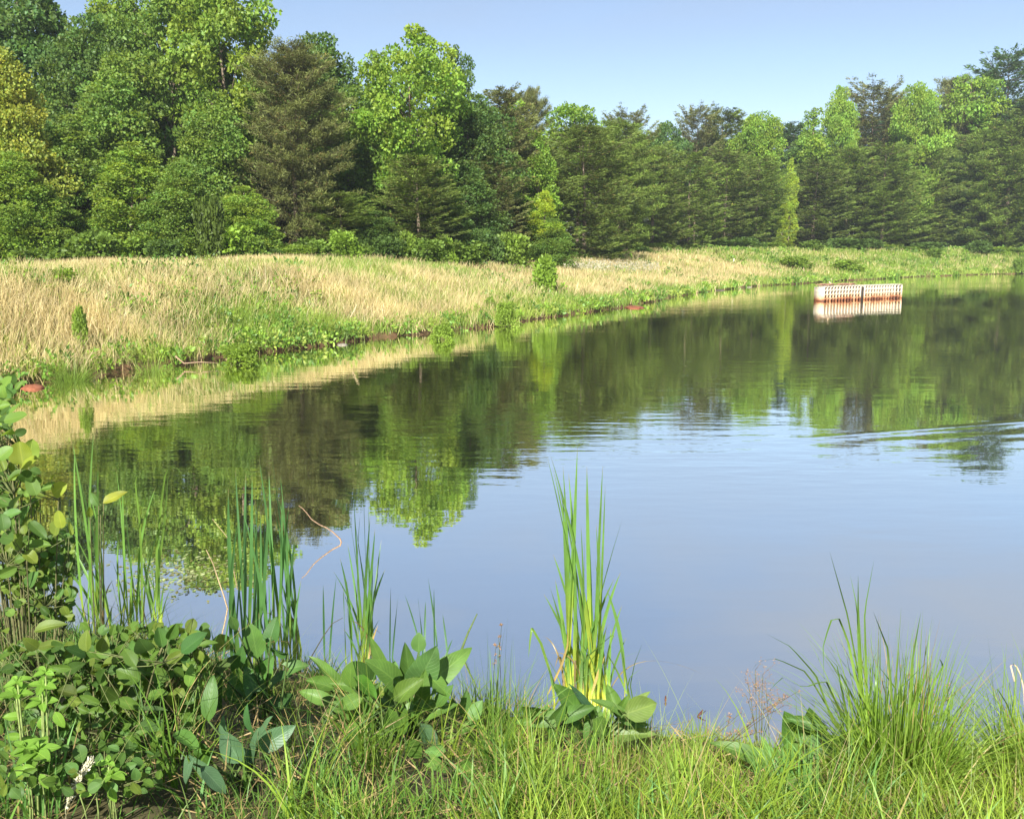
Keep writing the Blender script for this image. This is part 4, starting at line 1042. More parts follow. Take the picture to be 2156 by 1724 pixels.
arum('large plant with many broad arrow-shaped green leaves left of centre on the near bank', Z4, zs4, (845, 1560),
     [(1130, 390, 230, 95, .5, dk), (1290, 400, 235, 62, .72, (.085, .18, .05)), (1480, 400, 310, 33, .42), (780, 470, 200, 118, .75, dk), (930, 450, 240, 128, .6), (820, 590, 210, -42, .5, (.07, .18, .02)), (900, 790, 180, -88, .9, lt), (740, 925, 160, -118, 1.0, (.09, .2, .03)),
      (500, 440, 230, 125, .4), (650, 570, 190, 165, .45), (560, 690, 240, 148, .35), (1140, 600, 240, 38, .5, ol), (1050, 560, 190, 110, .4), (1480, 830, 190, -75, .75, ol), (1590, 880, 180, 38, .4), (1190, 880, 230, -68, .45), (1290, 970, 220, -55, .45, (.06, .13, .05)),
      (1570, 1200, 160, -15, .6), (1215, 250, 130, 88, .6, lt), (890, 300, 190, 112, .33), (320, 430, 130, 8, .7, lt), (700, 700, 180, 200, .5), (1010, 700, 190, -60, .5, dk), (860, 620, 150, 40, .5, dk), (1360, 560, 200, -30, .5), (1250, 720, 190, 20, .5),
      (1400, 650, 180, 60, .4, dk), (980, 900, 180, -110, .6, dk), (1150, 760, 170, -120, .6, dk), (620, 820, 180, -150, .5, dk), (1340, 1060, 140, 170, .45, lt), (1640, 760, 150, 60, .5, lt), (1450, 960, 100, 85, .45, (.16, .30, .05)),
      (480, 560, 190, 150, .5), (700, 500, 180, 90, .55), (560, 800, 170, 200, .5, ol), (860, 700, 190, 60, .5), (1080, 860, 200, -80, .55), (1250, 560, 190, 80, .5), (1400, 740, 190, 20, .45), (1560, 700, 170, 80, .45, lt), (960, 1000, 170, -100, .5, ol), (1180, 1050, 180, -50, .5), (720, 1000, 170, -130, .5, dk), (1380, 1180, 150, -30, .5), (400, 640, 160, 160, .5), (1020, 480, 170, 70, .5, lt)], 11)
zs6 = zs4
arum('dark broad-leaved plant at the foot of the tallest cattail clump', Z6, zs6, (1250, 1600),
     [(660, 560, 310, 127, .5, dk), (740, 530, 230, 122, .3, (.05, .12, .05)), (370, 630, 190, 140, .55), (420, 715, 300, 185, .3), (545, 720, 220, 112, .6, dk), (650, 745, 210, -35, .7), (850, 700, 180, 65, .6), (990, 560, 210, 112, .42), (1060, 620, 170, 72, .5),
      (1200, 625, 240, 14, .6, (.13, .20, .045)), (1180, 565, 210, 28, .3, (.13, .2, .05)), (1150, 815, 290, 8, .45, (.14, .23, .05)), (920, 590, 190, 160, .33), (820, 880, 200, -98, .45, dk), (900, 770, 170, -50, .6), (760, 640, 180, 20, .5, dk), (1100, 690, 170, -30, .5, dk), (600, 640, 150, 60, .5, dk), (1180, 740, 150, 10, .4)], 12, ydj=.07)
arum('low plant with two long pointed leaves left of the big sedge clump', Z7, .4965 * .6744, (1660, 1640),
     [(230, 1300, 340, 157, .33), (560, 1200, 300, 112, .55, dk), (680, 1180, 290, 100, .5, dk), (430, 1400, 220, -55, .4), (640, 1120, 220, 172, .3, lt), (800, 1250, 250, 20, .4, dk), (520, 1310, 220, 60, .5)], 13)
arum('bluish green waxy-leaved plant low in the grass at lower left of centre', Z2, zs4, (520, 1660),
     [(1730, 1150, 250, 118, .5), (1900, 1120, 230, 82, .5), (2060, 1085, 270, 30, .42), (1490, 1290, 200, 130, .4), (1600, 1400, 260, -50, .35), (1400, 1105, 320, 4, .3, dk), (1520, 1210, 180, -80, .5, dk), (1570, 790, 290, 88, .3, dk), (1800, 1230, 200, 150, .5), (1980, 1010, 200, 60, .45),
      (1680, 1020, 200, 95, .4), (1860, 960, 220, 110, .4, (.05, .13, .04)), (1400, 1350, 150, -100, .4)], 14, colr=(.085, .17, .08))
arum('mid green leafy plant between the dark cattail clump and the large broad-leaved plant', Z2, zs4, (585, 1530),
     [(1900, 360, 230, 100, .5, dk), (2080, 430, 160, 170, .5), (2050, 250, 130, 75, .7), (1990, 560, 180, 60, .8, (.07, .18, .03)), (1870, 640, 180, 120, .8), (2100, 640, 180, 40, .7), (1760, 720, 200, 100, .5), (1960, 780, 180, -60, .6, ol), (1640, 740, 210, 80, .35), (2120, 800, 160, 20, .6),
      (1800, 480, 150, 80, .6), (1700, 520, 170, 30, .35, ol), (1750, 230, 110, -70, .5, dk), (2000, 340, 150, 10, .35), (1830, 860, 170, -90, .6)], 15, colr=(.06, .15, .035))
arum('club-shaped pale green bud leaf standing alone at the water edge', Z2, zs4, (470, 1450), [(1665, 370, 160, 93, .72, (.20, .30, .07))], 16, kind='round', name='bud_leaf')

# alder-like bush, lower left
def leafbush(label, name, Z, zs, Yc, leaves, fill, base, seed, mat, kind, colr, fcol, L0, cat='bush', dj=.18, wr=.7, catk=0):
    r_ = np.random.RandomState(seed); root = None
    b = np.array(base, float); root = thing(name, label, cat, tuple(b)); fo = MB(); st = MB()
    items = [(zx, zy, Lz, ang, w_, (c[0] if c else colr)) for zx, zy, Lz, ang, w_, *c in leaves]
    for (x0, x1, y0, y1, n, dd) in fill:
        for _ in range(n):
            items.append((r_.uniform(x0, x1), r_.uniform(y0, y1), L0 * r_.uniform(.55, 1.1), r_.rand() * 360, wr * r_.uniform(.8, 1.15), fcol[r_.randint(len(fcol))], dd + r_.rand() * .35))
    nodes = []
    for it in items:
        zx, zy, Lz, ang, w_, c = it[:6]; dd = it[6] if len(it) > 6 else r_.normal() * dj * .5
        Yl = Yfront(*Z(zx, zy), Yc + dd, r_, .25 - dd * .3, .25); C = at(*Z(zx, zy), Yl); BUSHP.append((C[0], C[1]))
        gz = H1(C[0], C[1])
        if C[2] < gz + .02: C[2] = gz + .02 + r_.rand() * .1
        L = Lz * zs / F * Yl * .98
        foot, D = put_leaf(fo, C, ang, L, L * w_ * 1.15, kind, c, r_, origin=b, tilt=r_.normal() * .33); nodes.append(foot - b)
    fo.obj('foliage', mat, root, smooth=True)
    nodes = np.array(nodes)
    # stems: every few leaf feet joined back to a few main stems
    sel = nodes[nodes[:, 1] > -.75] if (nodes[:, 1] > -.75).sum() > 3 else nodes
    mains = sel[r_.permutation(len(sel))[:max(5, len(sel) // 14)]]
    for m_ in mains:
        s0 = np.array((m_[0] * .55, m_[1] * .6, -.05))
        tube(st, smooth_path([s0, (s0 + m_) / 2 + np.array((0, 0, .08)), m_], 8), np.linspace(.0045, .002, 8), (.16, .17, .08), 5)
    for n_ in nodes:
        m_ = mains[np.argmin(np.linalg.norm(mains - np.array((0, 0, .0)) - n_, axis=1))]
        d = np.linalg.norm(n_ - m_)
        if .01 < d < .35: tube(st, [m_ - np.array((0, 0, .05)), (m_ + n_) / 2 - np.array((0, 0, .03)), n_], [.0022, .0016, .0012], (.16, .20, .08), 4)
    st.obj('stem', M_twig, root, smooth=True)
    return root
vd_shade = (.062, .125, .024); md = (.105, .195, .032); oo = (.14, .205, .034); bl = (.09, .175, .045); yl_backlit = (.28, .36, .045)  # darkest and yellow tones put foreground shade and backlight into the leaf colour
leafbush('broad-leaved bush with ribbed green leaves darkened for shade, filling the lower left', 'alder_bush', Z2, zs4, 2.95,
     [(640, 360, 170, 100, .8, oo), (770, 380, 140, 70, .8, oo), (1070, 390, 200, 95, .75, bl), (1200, 330, 170, 105, .8, (.07, .16, .03)), (1290, 290, 160, 60, .6, (.08, .17, .03)), (1450, 370, 270, 40, .5, (.055, .14, .035)), (1560, 380, 150, 10, .4, md),
      (570, 440, 210, 120, .5, (.075, .17, .04)), (700, 470, 180, 115, .4, (.14, .26, .05)), (850, 520, 230, 25, .5, oo), (820, 750, 190, 118, .7, (.06, .11, .02)), (1030, 720, 230, 92, .6, (.06, .105, .02)), (370, 250, 250, 20, .45, oo), (370, 390, 230, 10, .35, oo),
      (230, 380, 160, 120, .6, oo), (960, 830, 200, -25, .5, md), (1150, 865, 220, 0, .25, (.09, .16, .05)), (670, 800, 180, 150, .4, md), (840, 950, 160, 200, .8, md), (500, 740, 190, 170, .6, (.07, .1, .02)), (960, 610, 210, 150, .8, md), (1110, 1000, 160, -20, .6, bl),
      (1000, 1130, 200, -30, .45, md), (30, 290, 130, 20, .7, oo), (40, 480, 130, 10, .6, md), (1420, 620, 180, 82, .45, (.16, .30, .05)), (970, 480, 190, 130, .5, md), (1150, 480, 180, 50, .5, md), (1320, 480, 180, 30, .5, oo), (560, 560, 200, 30, .5, vd_shade),
      (1200, 620, 170, -20, .7, md), (1180, 760, 200, 20, .5, md), (760, 620, 200, 60, .5, vd_shade), (450, 560, 170, 170, .4, md), (600, 1200, 150, -70, .7, bl), (900, 1250, 150, -120, .6, vd_shade), (1060, 560, 150, -60, .6, vd_shade)],
     [(0, 1500, 380, 1000, 480, .12), (0, 1200, 950, 1500, 200, .05), (600, 1550, 250, 600, 190, .15)], (-1.5, 3.2, H1(-1.5, 3.2)), 21, M_round, 'oval', md, [vd_shade, md, md, md, oo, bl, lt], 125, wr=.66)
leafbush('tall bush with round veined leaves, some coloured yellow as if backlit, rising along the left edge', 'alder_bush', Z1, .4061 * .6744, 3.25,
     [(50, 110, 120, 60, .8), (110, 320, 150, 50, .8), (120, 380, 200, 15, .5), (40, 400, 130, 170, .8, vd_shade), (160, 490, 90, 20, .7, vd_shade), (150, 540, 120, -60, .9), (160, 650, 190, 100, .9, (.20, .26, .03)), (235, 630, 180, 75, .7, (.24, .36, .05)), (225, 725, 200, 30, .5, yl_backlit),
      (60, 490, 140, 30, .7), (403, 838, 70, 70, .8, yl_backlit), (450, 930, 150, 40, .75, yl_backlit), (375, 912, 150, 180, .5, md), (250, 900, 170, 110, .6), (130, 1020, 140, 60, .8, (.12, .20, .07)), (60, 900, 150, 120, .7, bl), (30, 1040, 130, 170, .8, vd_shade), (90, 1220, 230, -160, .5, vd_shade), (290, 1240, 220, -30, .4, vd_shade),
      (460, 1160, 150, 100, .6, yl_backlit), (430, 1230, 130, -110, .8, (.20, .28, .05)), (235, 1450, 130, -30, .8, (.20, .27, .04)), (290, 1350, 200, 5, .4), (50, 1300, 140, 170, .8, vd_shade), (130, 1330, 150, 60, .8, (.16, .24, .04)), (200, 830, 140, 60, .7, vd_shade), (120, 830, 150, 200, .7, md), (40, 650, 140, 40, .8),
      (90, 1120, 150, 20, .6, lt), (190, 1110, 140, 60, .6, lt), (20, 1180, 140, 100, .8, bl), (250, 1620, 150, 60, .7, lt), (60, 1560, 150, 20, .6), (540, 1230, 120, 100, .4, (.2, .28, .04)), (150, 130, 90, 60, .6), (20, 180, 110, 100, .7), (60, 250, 130, 150, .7, vd_shade)],
     [(-160, 90, 60, 900, 170, .05), (-160, 300, 750, 1700, 330, .05), (60, 560, 1250, 1950, 300, .05)], (-1.9, 3.5, H1(-1.9, 3.5)), 22, M_round, 'round', (.14, .25, .045), [md, (.14, .25, .045), oo, (.18, .28, .05), lt, vd_shade], 88, wr=.8)
leafbush('thin shoot with one yellow and one bluish leaf standing among the left cattails', 'young_shoot', Z1, .4061 * .6744, 4.6,
     [(722, 1005, 130, 120, .5, bl), (880, 985, 200, 32, .45, (.30, .34, .04)), (690, 1100, 100, 80, .5, (.2, .3, .04)), (760, 1130, 70, 200, .5, lt)], [], tuple(hit(205, 1350)), 23, M_round, 'oval', md, [md], 100, dj=.05)
# bright whorled herb, lower left
def herb(label, whorls, singles, seed, Yc, base):
    r_ = np.random.RandomState(seed); b = np.array(base, float); root = thing('leafy_herb', label, 'plant', tuple(b), 'bright leafy herbs at lower left'); fo = MB(); st = MB()
    for (zx, zy, rad, n) in whorls:
        Yl = Yfront(*Z2(zx, zy), Yc, r_, .35, .05); C = at(*Z2(zx, zy), Yl); BUSHP.append((C[0], C[1])); a0 = r_.rand() * 360
        for k in range(n):
            an = math.radians(a0 + k * 360 / n + r_.normal() * 12); L = rad * zs4 / F * Yl * r_.uniform(.8, 1.15)
            D = np.array((math.cos(an), math.sin(an) * .8, .12 + .35 * math.sin(an) * .6 + r_.normal() * .12))
            ang = math.degrees(math.atan2(D[2], D[0])); tl = math.asin(np.clip(D[1] / np.linalg.norm(D), -.95, .95))
            put_leaf(fo, C, ang, L, L * .62, 'tooth', (.17, .33, .045), r_, tilt=tl, face=(0, -.4, .9), wob=.15, centre=False, origin=b, droop=.15, fold=.25)
        for k in range(3):
            put_leaf(fo, C, r_.uniform(40, 140), rad * .45 * zs4 / F * Yl, rad * .25 * zs4 / F * Yl, 'tooth', (.20, .36, .06), r_, centre=False, origin=b)
        s2 = C - b; s0 = np.array((s2[0] * .7, s2[1] * .7, -.04)); tube(st, smooth_path([s0, (s0 + s2) / 2, s2], 6), np.linspace(.004, .0025, 6), (.25, .35, .12), 5)
    for (zx, zy, Lz, ang, w_) in singles:
        Yl = Yfront(*Z2(zx, zy), Yc, r_, .35, .05); C = at(*Z2(zx, zy), Yl); BUSHP.append((C[0], C[1])); L = Lz * zs4 / F * Yl
        f_, D = put_leaf(fo, C, ang, L, L * w_, 'tooth', (.18, .34, .045), r_, origin=b, tilt=-.2, wob=.15, face=(0, -.7, .7))
        s2 = f_ - b; s0 = np.array((s2[0] * .8, s2[1] * .8, -.04)); tube(st, smooth_path([s0, (s0 + s2) / 2 + np.array((.02, 0, .03)), s2], 6), np.linspace(.003, .0016, 6), (.25, .35, .12), 4)
    fo.obj('foliage', M_round, root, smooth=True); st.obj('stem', M_twig, root, smooth=True)
herb('bright lime-green herb with whorled leaves at the left edge before the dark bush', [(315, 690, 120, 5), (340, 590, 90, 4), (310, 810, 130, 5), (120, 760, 130, 5), (130, 660, 100, 4)],
     [(325, 985, 120, -65, .8), (95, 925, 160, 175, .6), (445, 950, 150, -60, .6), (95, 1075, 130, 175, .6), (40, 780, 120, 190, .6)], 31, 2.55, tuple(hit(70, 1700)))
herb('bright lime-green herb low in the lower left corner, one wide whorl of pointed leaves', [(270, 1190, 200, 6), (190, 1150, 120, 4)], [(330, 1410, 140, -60, .5), (120, 1340, 160, 200, .6), (220, 1310, 120, -10, .5)], 32, 2.4, tuple(hit(60, 1718)))
herb('small bright lime-green herb beside the pale grass plume at the bottom', [(840, 1360, 130, 5), (810, 1270, 90, 3)], [(680, 1370, 120, -80, .75), (845, 1515, 130, -75, .65), (790, 1450, 80, -70, .5), (640, 1510, 110, 10, .5)], 33, 2.35, tuple(hit(225, 1720)))
# pale grass plume
b = hit(140, 1724); r_ = np.random.RandomState(3); mb = MB()
p0 = at(205, 1560, 2.3); p1 = at(185, 1608, 2.3); p2 = at(160, 1650, 2.3); p3 = at(138, 1700, 2.3)
pl = smooth_path([p3, p2, p1, at(190, 1600, 2.3)], 40)
tube(mb, smooth_path([b - (0, 0, .02), p3, p2, p1, at(192, 1598, 2.3)], 12) - b, .0016, (.6, .6, .4), 4)
k = r_.randint(0, 40, 260); P = pl[k] + r_.normal(size=(260, 3)) * .003
leaf_cards(mb, P - b, (pl[-1] - pl[0]) / np.linalg.norm(pl[-1] - pl[0]) + r_.normal(size=(260, 3)) * .35, .013, .005, np.array((.62, .60, .45)) * (.8 + .4 * r_.rand(260))[:, None], r_)
o = mb.obj('grass_plume', M_straw); o.location = b; tag(o, 'pale cream grass seed plume slanting at the bottom left', 'grass')

# ---------------- near grass
def near_grass():
    rs = np.random.RandomState(500); mb = MB(); BP_ = np.array(BUSHP)
    def clearing(x, y):
        """1 in the open, towards 0 where broad-leaved plants stand and just in front of them"""
        m = np.full(x.shape, 9.0)
        for (bx, by), rx, ry in [(p_, .12, .75) for p_ in BP_[::3]] + [(p_, .15, 1.25) for p_ in ARUMP[::2]]:
            m = np.minimum(m, ((x - bx * y / by) / rx) ** 2 + (np.clip(y - by, 0, 9) / .35) ** 2 + (np.clip(by - y, 0, 9) / ry) ** 2)
        return np.clip(np.sqrt(m), 0, 1)
    def pts(N, xr, yr):
        x = rs.uniform(*xr, N); y = rs.uniform(*yr, N)
        k = np.abs(x) < .62 * y + .5; x, y = x[k], y[k]
        s, Yn, fr = sdf(x, y); k = (s > -.12) & ~fr; x, y, s, Yn, fr = x[k], y[k], s[k], Yn[k], fr[k]
        return x, y, s, np.maximum(height_s(x, y, s, Yn, fr), -.02)
    g1, g2, g3 = np.array((.080, .185, .028)), np.array((.27, .38, .042)), np.array((.42, .35, .14))
    # turf: fine short blades
    x, y, s, z = pts(150000, (-5, 6), (1.3, 6.6)); cl = clearing(x, y); k = rs.rand(len(x)) < .25 + .75 * cl; x, y, s, z, cl = x[k], y[k], s[k], z[k], cl[k]; n = len(x)
    nz = fbm(x, y, .7, 61); nz2 = vnoise(x, y, .22, 62)
    hgt = (.04 + .13 * rs.rand(n)) * (.15 + 1.7 * nz ** 1.4 + .5 * (nz2 - .5)) * np.interp(s, [-.12, .1, .8, 2], [.30, .42, .75, 1.1]) * (.45 + .55 * cl) * 1.25
    sun_tone = np.clip((x + .1) * .42 + (nz2 - .5) * 1.5 + (nz - .5) * 1.2 + .45, 0, 1)[:, None]  # tone shifts left to right: shaded and sunlit sides put into the colour
    c = g1 * (1 - sun_tone) + g2 * sun_tone
    dry = rs.rand(n) < (.05 + .40 * (nz < .42)); c[dry] = g3 * .75
    c = c * (.65 + .65 * rs.rand(n))[:, None]
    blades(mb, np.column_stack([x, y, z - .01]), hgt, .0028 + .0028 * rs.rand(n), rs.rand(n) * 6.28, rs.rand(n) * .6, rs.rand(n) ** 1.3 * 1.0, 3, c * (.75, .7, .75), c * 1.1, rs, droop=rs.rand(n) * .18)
    # longer grass in loose tufts
    nt_ = 640; tx, ty, ts, tz = pts(nt_ * 4, (-4, 5), (1.25, 6.2)); cl = clearing(tx, ty)
    k = rs.rand(len(tx)) < np.interp(ts, [-.1, .3, 1.2], [.25, .45, .8]) * (.02 + .98 * cl); tx, ty, ts = tx[k], ty[k], ts[k]
    m = rs.randint(8, 26, len(tx)); ci = np.repeat(np.arange(len(tx)), m); n = len(ci)
    x = tx[ci] + rs.normal(size=n) * .035; y = ty[ci] + rs.normal(size=n) * .035; z = np.maximum(height(x, y), -.02)
    tuft_sun = np.clip((tx + .1) * .35 + rs.rand(len(tx)) * 1.0 - .1, 0, 1)[ci][:, None]  # tufts coloured the same way, shade at left and sun at right
    c = (g1 * (1 - tuft_sun) + g2 * tuft_sun) * ((.75 + .5 * rs.rand(len(tx)))[ci] * (.8 + .4 * rs.rand(n)))[:, None]; dry = rs.rand(n) < .09; c[dry] = g3 * (.7 + .5 * rs.rand(dry.sum()))[:, None]
    hh = (rs.uniform(.12, .40, len(tx)) * (.6 + .9 * vnoise(tx, ty, .5, 99)) * np.interp(ts, [0, .8, 1.5], [.55, .8, 1]))[ci] * rs.uniform(.5, 1.1, n)
    ta = (rs.rand(len(tx)) * 6.28)[ci] + rs.normal(size=n) * 1.2
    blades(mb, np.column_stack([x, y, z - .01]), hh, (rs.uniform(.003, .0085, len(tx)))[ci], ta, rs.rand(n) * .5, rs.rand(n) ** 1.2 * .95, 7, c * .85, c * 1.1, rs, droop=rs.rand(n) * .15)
    # thin wiry stalks crossing at all angles
    x, y, s, z = pts(2200, (-4, 4), (1.3, 5.4)); k = rs.rand(len(x)) < .15 + .85 * clearing(x, y); x, y, s, z = x[k], y[k], s[k], z[k]; n = len(x)
    c = np.array((.26, .34, .09)) * (.6 + .7 * rs.rand(n))[:, None]; c[rs.rand(n) < .35] = (.40, .33, .16)
    blades(mb, np.column_stack([x, y, z - .01]), rs.uniform(.2, .48, n) * np.interp(s, [0, .8], [.5, 1]), .0022, rs.rand(n) * 6.28, rs.rand(n) * .9, rs.rand(n) * .6, 7, c, c, rs, droop=rs.rand(n) * .15)
    # broad light blades at the very front
    x, y, s, z = pts(1500, (-1.6, 2.2), (1.5, 2.7)); n = len(x); cl = clearing(x, y); k = rs.rand(n) < cl; x, y, z = x[k], y[k], z[k]; n = len(x)
    c = np.array((.17, .33, .06)) * (.7 + .6 * rs.rand(n))[:, None]; c[rs.rand(n) < .3] *= (.8, .9, 1.5)
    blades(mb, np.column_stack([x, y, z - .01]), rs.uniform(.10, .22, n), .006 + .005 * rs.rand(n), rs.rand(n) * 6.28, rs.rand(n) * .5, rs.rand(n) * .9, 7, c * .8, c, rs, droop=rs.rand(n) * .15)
    # wisps at the water's edge
    x, y, s, z = pts(9000, (-1.2, 5.5), (3.8, 6.6)); k = (s < .55) & (rs.rand(len(x)) < .35); x, y, s, z = x[k], y[k], s[k], z[k]; n = len(x)
    c = np.array((.20, .30, .05)) * (.6 + .7 * rs.rand(n))[:, None]
    blades(mb, np.column_stack([x, y, z - .01]), rs.uniform(.08, .26, n) * (.4 + 1.2 * fbm(x, y, .6, 5)), .003, rs.rand(n) * 6.28, rs.rand(n) * .25, rs.rand(n) ** 2 * .6, 5, c, c * 1.1, rs)
    o = mb.obj('bank_grass', M_blade); tag(o, 'lush green and yellow-green grass covering the near bank', 'grass', kind='stuff')
near_grass()
def straw_litter():
    rs = np.random.RandomState(510); mb = MB(); N = 9000
    x = rs.uniform(-3.5, 5, N); y = rs.uniform(1.3, 6.2, N); k = np.abs(x) < .7 * y + .6; x, y = x[k], y[k]
    s, Yn, fr = sdf(x, y); k = (s > .0) & ~fr; x, y, s, Yn, fr = x[k], y[k], s[k], Yn[k], fr[k]
    z = height_s(x, y, s, Yn, fr); n = len(x)
    th = rs.rand(n) * 6.28; D = np.stack([np.cos(th), np.sin(th), .25 + .25 * rs.rand(n)], -1)
    leaf_cards(mb, np.column_stack([x, y, z + .01]), D, .08 + .16 * rs.rand(n), .005, np.array((.30, .22, .10)) * (.5 + .8 * rs.rand(n))[:, None], rs)
    o = mb.obj('dry_litter', M_straw); tag(o, 'dry brown stalks lying at the foot of the near grass', 'dead grass', kind='stuff')
straw_litter()

# sedge clumps
def sedge(label, px, py, n, Hpx, seed, spread, cB=(.16, .27, .035), cT=(.11, .22, .05), W=.006, special=(), lean=.8):
    r_ = np.random.RandomState(seed); b = hit(px, py); root = thing('sedge_clump', label, 'sedge', tuple(b), 'sedge clumps on the near bank')
    Hm = Hpx / F * b[1] * 1.02
    mb = MB(); a = r_.rand(n) * 6.28; rr = spread * np.sqrt(r_.rand(n))
    P = np.stack([rr * np.cos(a), rr * np.sin(a), -.02 + 0 * a], -1)
    c0 = np.array(cB) * (.7 + .7 * r_.rand(n))[:, None]; c1 = np.array(cT) * (.7 + .7 * r_.rand(n))[:, None]
    dry = r_.rand(n) < .08; c0[dry] = (.34, .27, .10); c1[dry] = (.30, .22, .10)
    ln = lean * r_.rand(n) ** 1.2
    h = Hm * r_.uniform(.35, 1.0, n) * (1 - .25 * ln)
    az = a + r_.normal(size=n) * .7
    blades(mb, P, h, W * r_.uniform(.6, 1.3, n), az, ln * .35, ln * .95, 9, c0, c1, r_, droop=ln ** 2 * .25)
    mb.obj('leaf_tuft', M_blade, root)
    sp = MB()
    for pts_ in special:
        pts = smooth_path([np.array((r_.normal() * spread * .4, r_.normal() * spread * .4, -.02))] + [at(x, y, b[1] + r_.normal() * .04) - b for x, y in pts_], 20) if len(pts_) != 2 else \
              smooth_path([np.array((r_.normal() * spread * .4, 0, -.02))] + [at(x, y, b[1]) - b for x, y in pts_], 20)
        t = np.linspace(0, 1, 20)[:, None]; k = r_.uniform(.7, 1.25)
        ribbon(sp, pts, W * 1.4, r_.normal() * .5, r_.normal() * .8, (np.array(cB) * (1 - t) + np.array((.07, .16, .04)) * t) * k, BLP, .2)
    if special: sp.obj('tall_blade', M_cattail, root, smooth=True)
    return root
Zs = Z7
sedge('big arching sedge clump on the right part of the near bank', 1890, 1680, 950, 430, 71, .17, W=.0065, lean=.8, cB=(.26, .38, .04), cT=(.16, .29, .05),
      special=[[Zs(1020, 1000), Zs(1005, 420), Zs(1065, 95)], [Zs(1000, 1000), Zs(900, 450), Zs(785, 40)], [Zs(980, 1000), Zs(960, 400), Zs(915, 190)], [Zs(990, 900), Zs(965, 400), Zs(965, 190)],
               [Zs(960, 900), Zs(900, 600), Zs(835, 440), Zs(790, 480), Zs(745, 640), Zs(750, 850)], [Zs(1180, 1000), Zs(1150, 650), Zs(1060, 420)], [Zs(1290, 1000), Zs(1310, 700), Zs(1360, 420)],
               [Zs(1300, 1050), Zs(1400, 800), Zs(1415, 520)], [Zs(820, 1150), Zs(700, 820), Zs(540, 640), Zs(380, 555)], [Zs(850, 1150), Zs(640, 800), Zs(450, 715), Zs(340, 730), Zs(295, 790)],
               [Zs(900, 1150), Zs(760, 850), Zs(620, 900), Zs(480, 830), Zs(400, 930)], [Zs(1050, 1100), Zs(1075, 900), Zs(1100, 680)], [Zs(1200, 1100), Zs(1200, 900), Zs(1080, 745)], [Zs(1050, 900), Zs(1060, 720), Zs(1090, 660)],
               [Zs(1350, 1150), Zs(1450, 850), Zs(1500, 760), Zs(1480, 720), Zs(1400, 690)], [Zs(900, 1100), Zs(830, 750), Zs(740, 675)], [Zs(1230, 900), Zs(1400, 735), Zs(1450, 732)], [Zs(950, 1000), Zs(850, 800), Zs(690, 760)],
               [Zs(1400, 1200), Zs(1420, 1000), Zs(1490, 800)]])
sedge('dry-based tall sedge clump at the right edge of the near bank', 2185, 1670, 480, 380, 72, .16, cB=(.26, .36, .04), cT=(.16, .28, .05), special=[[Zs(1990, 1250), Zs(1900, 1000), Zs(1835, 895), Zs(1860, 1000)], [Zs(1960, 1300), Zs(1880, 1080), Zs(1860, 950)], [Zs(1850, 1250), Zs(1750, 1100), Zs(1640, 1020)]])
sedge('thin sparse sedge right of the big arching clump, one blade bent over', 2010, 1640, 60, 190, 73, .08, lean=.9, special=[[Zs(1550, 1150), Zs(1600, 1020), Zs(1680, 905), Zs(1700, 1040)], [Zs(1540, 1150), Zs(1530, 1000), Zs(1530, 880)], [Zs(1610, 1200), Zs(1640, 1130), Zs(1720, 1135), Zs(1800, 1200)]])
sedge('low yellow-green sedge in front of the tallest cattail clump', 1330, 1640, 160, 170, 74, .12, cB=(.26, .32, .05), W=.005)
sedge('upright fine sedge left of the tallest cattail clump', 1035, 1555, 120, 260, 75, .14, W=.004, lean=.35)
sedge('short upright sedge right of the dark plant under the tallest cattails', 1345, 1560, 50, 150, 76, .07, W=.005, lean=.4, special=[[Z5(880, 1700), Z5(850, 1500), Z5(822, 1370)], [Z5(900, 1700), Z5(930, 1550), Z5(985, 1410)], [Z5(880, 1720), Z5(900, 1640), Z5(990, 1575)]])
sedge('green grass tuft at the lower right beneath the long pointed leaves', 1720, 1722, 220, 210, 77, .2, W=.009, cB=(.12, .26, .05), cT=(.15, .30, .08))
sedge('bright grass tuft at the bottom edge right of centre', 1480, 1722, 200, 190, 78, .2, W=.008, cB=(.20, .33, .04), cT=(.22, .34, .05))
sedge('grass tuft with long slanting blades at the bottom below the large broad-leaved plant', 930, 1722, 200, 150, 79, .22, W=.006, cB=(.13, .28, .04), cT=(.18, .30, .06))
sedge('leaning grass tuft at the bottom left between herb and broad-leaved plant', 590, 1722, 200, 170, 80, .24, W=.006, cB=(.11, .24, .04), cT=(.15, .27, .06))
sedge('tall loose grass tuft at the bottom between the tallest cattails and the sedge clump', 1180, 1720, 200, 250, 82, .22, W=.006, cB=(.18, .30, .04), cT=(.20, .32, .05))
sedge('light green broad-bladed grass tuft in the bottom left corner', 30, 1722, 70, 230, 81, .14, W=.010, cB=(.12, .27, .06), cT=(.16, .33, .09), lean=.4)

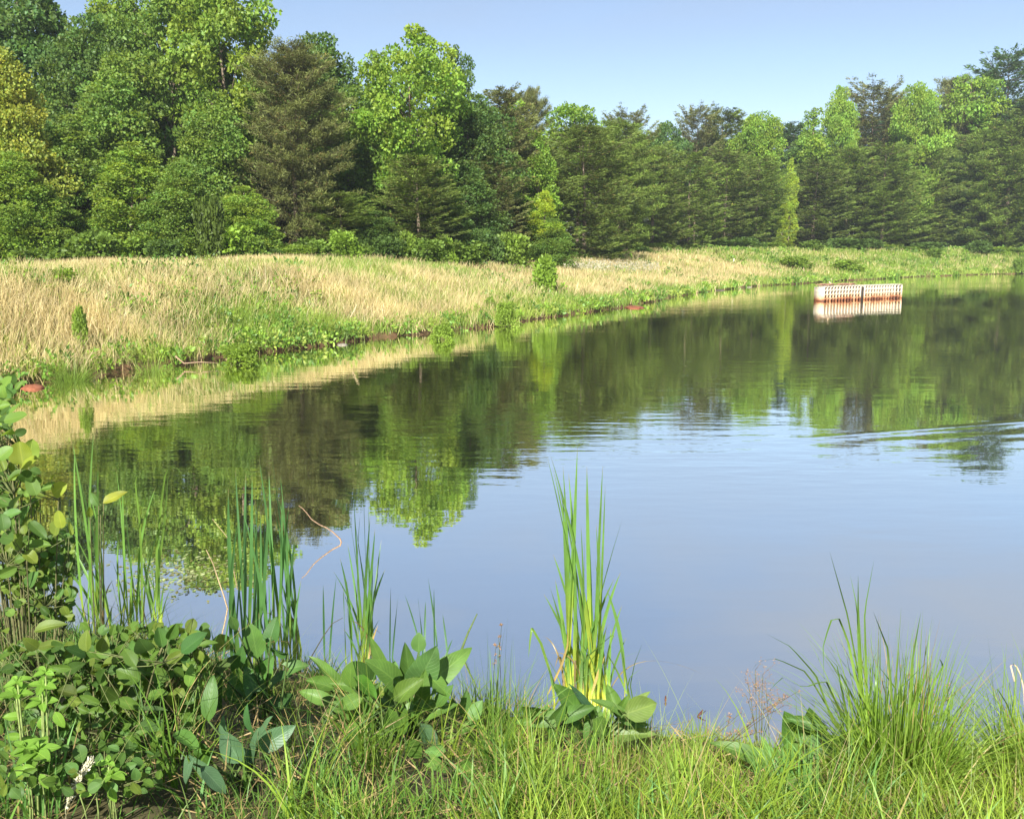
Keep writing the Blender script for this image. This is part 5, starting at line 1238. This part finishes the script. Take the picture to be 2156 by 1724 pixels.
# rushes with rusty seed heads
def rush(label, px, py, heads, seed, col=(.14, .17, .06)):
    r_ = np.random.RandomState(seed); b = hit(px, py); root = thing('rush_clump', label, 'rush', tuple(b), 'rushes with seed heads on the near bank'); st = MB(); sd_m = MB()
    for (x, y, sp) in heads:
        e = at(x, y, b[1] + r_.normal() * .03) - b; s0 = np.array((r_.normal() * .03, r_.normal() * .03, -.02))
        pa = smooth_path([s0, s0 + (e - s0) * np.array((.3, .5, .55)), e], 10); tube(st, pa, np.linspace(.0022, .001, 10), col, 4)
        for k in range(7):
            q = pa[-1 - r_.randint(0, 3)]; t2 = q + np.array((r_.normal() * sp, r_.normal() * sp, abs(r_.normal()) * sp * 1.3)); tube(st, [q, t2], [.0009, .0006], (.35, .22, .10), 3)
            n = 9; P = t2 + r_.normal(size=(n, 3)) * sp * .35
            leaf_cards(sd_m, P, r_.normal(size=(n, 3)) + (0, 0, .6), .007, .0045, np.array((.30, .18, .09)) * (.7 + .6 * r_.rand(n))[:, None], r_)
    st.obj('stem', M_twig, root); sd_m.obj('seed_head', M_straw, root)
rush('rush tuft with rusty orange seed heads left of the big sedge clump', 1600, 1590, [(1590, 1410, .03), (1605, 1420, .03), (1612, 1445, .03), (1598, 1450, .03), (1572, 1465, .02), (1625, 1470, .03), (1610, 1480, .03), (1640, 1470, .02), (1575, 1440, .02)], 1)
rush('thin dark rush stems leaning right over the water', 1470, 1610, [(1650, 1485, .012), (1680, 1455, .01), (1585, 1520, .012), (1560, 1500, .012), (1600, 1540, .01), (1545, 1540, .01)], 2, (.10, .09, .06))
rush('two straight dark rush stems left of the tallest cattail clump', 1052, 1545, [(1050, 1340, .006), (1056, 1318, .005), (1044, 1360, .006)], 3, (.07, .10, .06))
rush('rush stems with brown heads behind the big sedge clump', 1990, 1600, [(1895, 1405, .012), (1960, 1440, .012), (1995, 1445, .01), (1965, 1475, .012)], 4)
b = hit(2100, 1600); pts = [at(*Z7(1950, 860), b[1]), at(*Z7(1935, 800), b[1]), at(*Z7(1922, 755), b[1]), at(*Z7(1940, 748), b[1]), at(*Z7(1965, 770), b[1]), at(*Z7(1990, 830), b[1]), at(*Z7(2005, 900), b[1]), at(*Z7(2020, 1200), b[1])]
mb = MB(); ribbon(mb, smooth_path(pts, 24) - b, .008, 0, .5, np.ones((24, 1)) * np.array((.62, .45, .32)), lambda t: 1 - .3 * t, .2); o = mb.obj('dead_reed', M_straw, smooth=True); o.location = b; tag(o, 'pinkish dead blade bent like a hook near the right edge', 'reeds')

# ============================================================ air
def haze():
    m = bpy.data.materials.new('haze_air'); m.use_nodes = True; nt = m.node_tree; nt.nodes.clear()
    out = nt.nodes.new('ShaderNodeOutputMaterial'); v = nt.nodes.new('ShaderNodeVolumePrincipled')
    v.inputs['Color'].default_value = (.80, .88, 1, 1); v.inputs['Density'].default_value = .00045; v.inputs['Anisotropy'].default_value = .2
    nt.links.new(v.outputs[0], out.inputs['Volume'])
    mb = MB(); box(mb, (0, 0, 0), (1840, 2140, 46)); o = mb.obj('haze', m); o.location = (0, 450, 20.5); tag(o, kind='stuff')
haze()
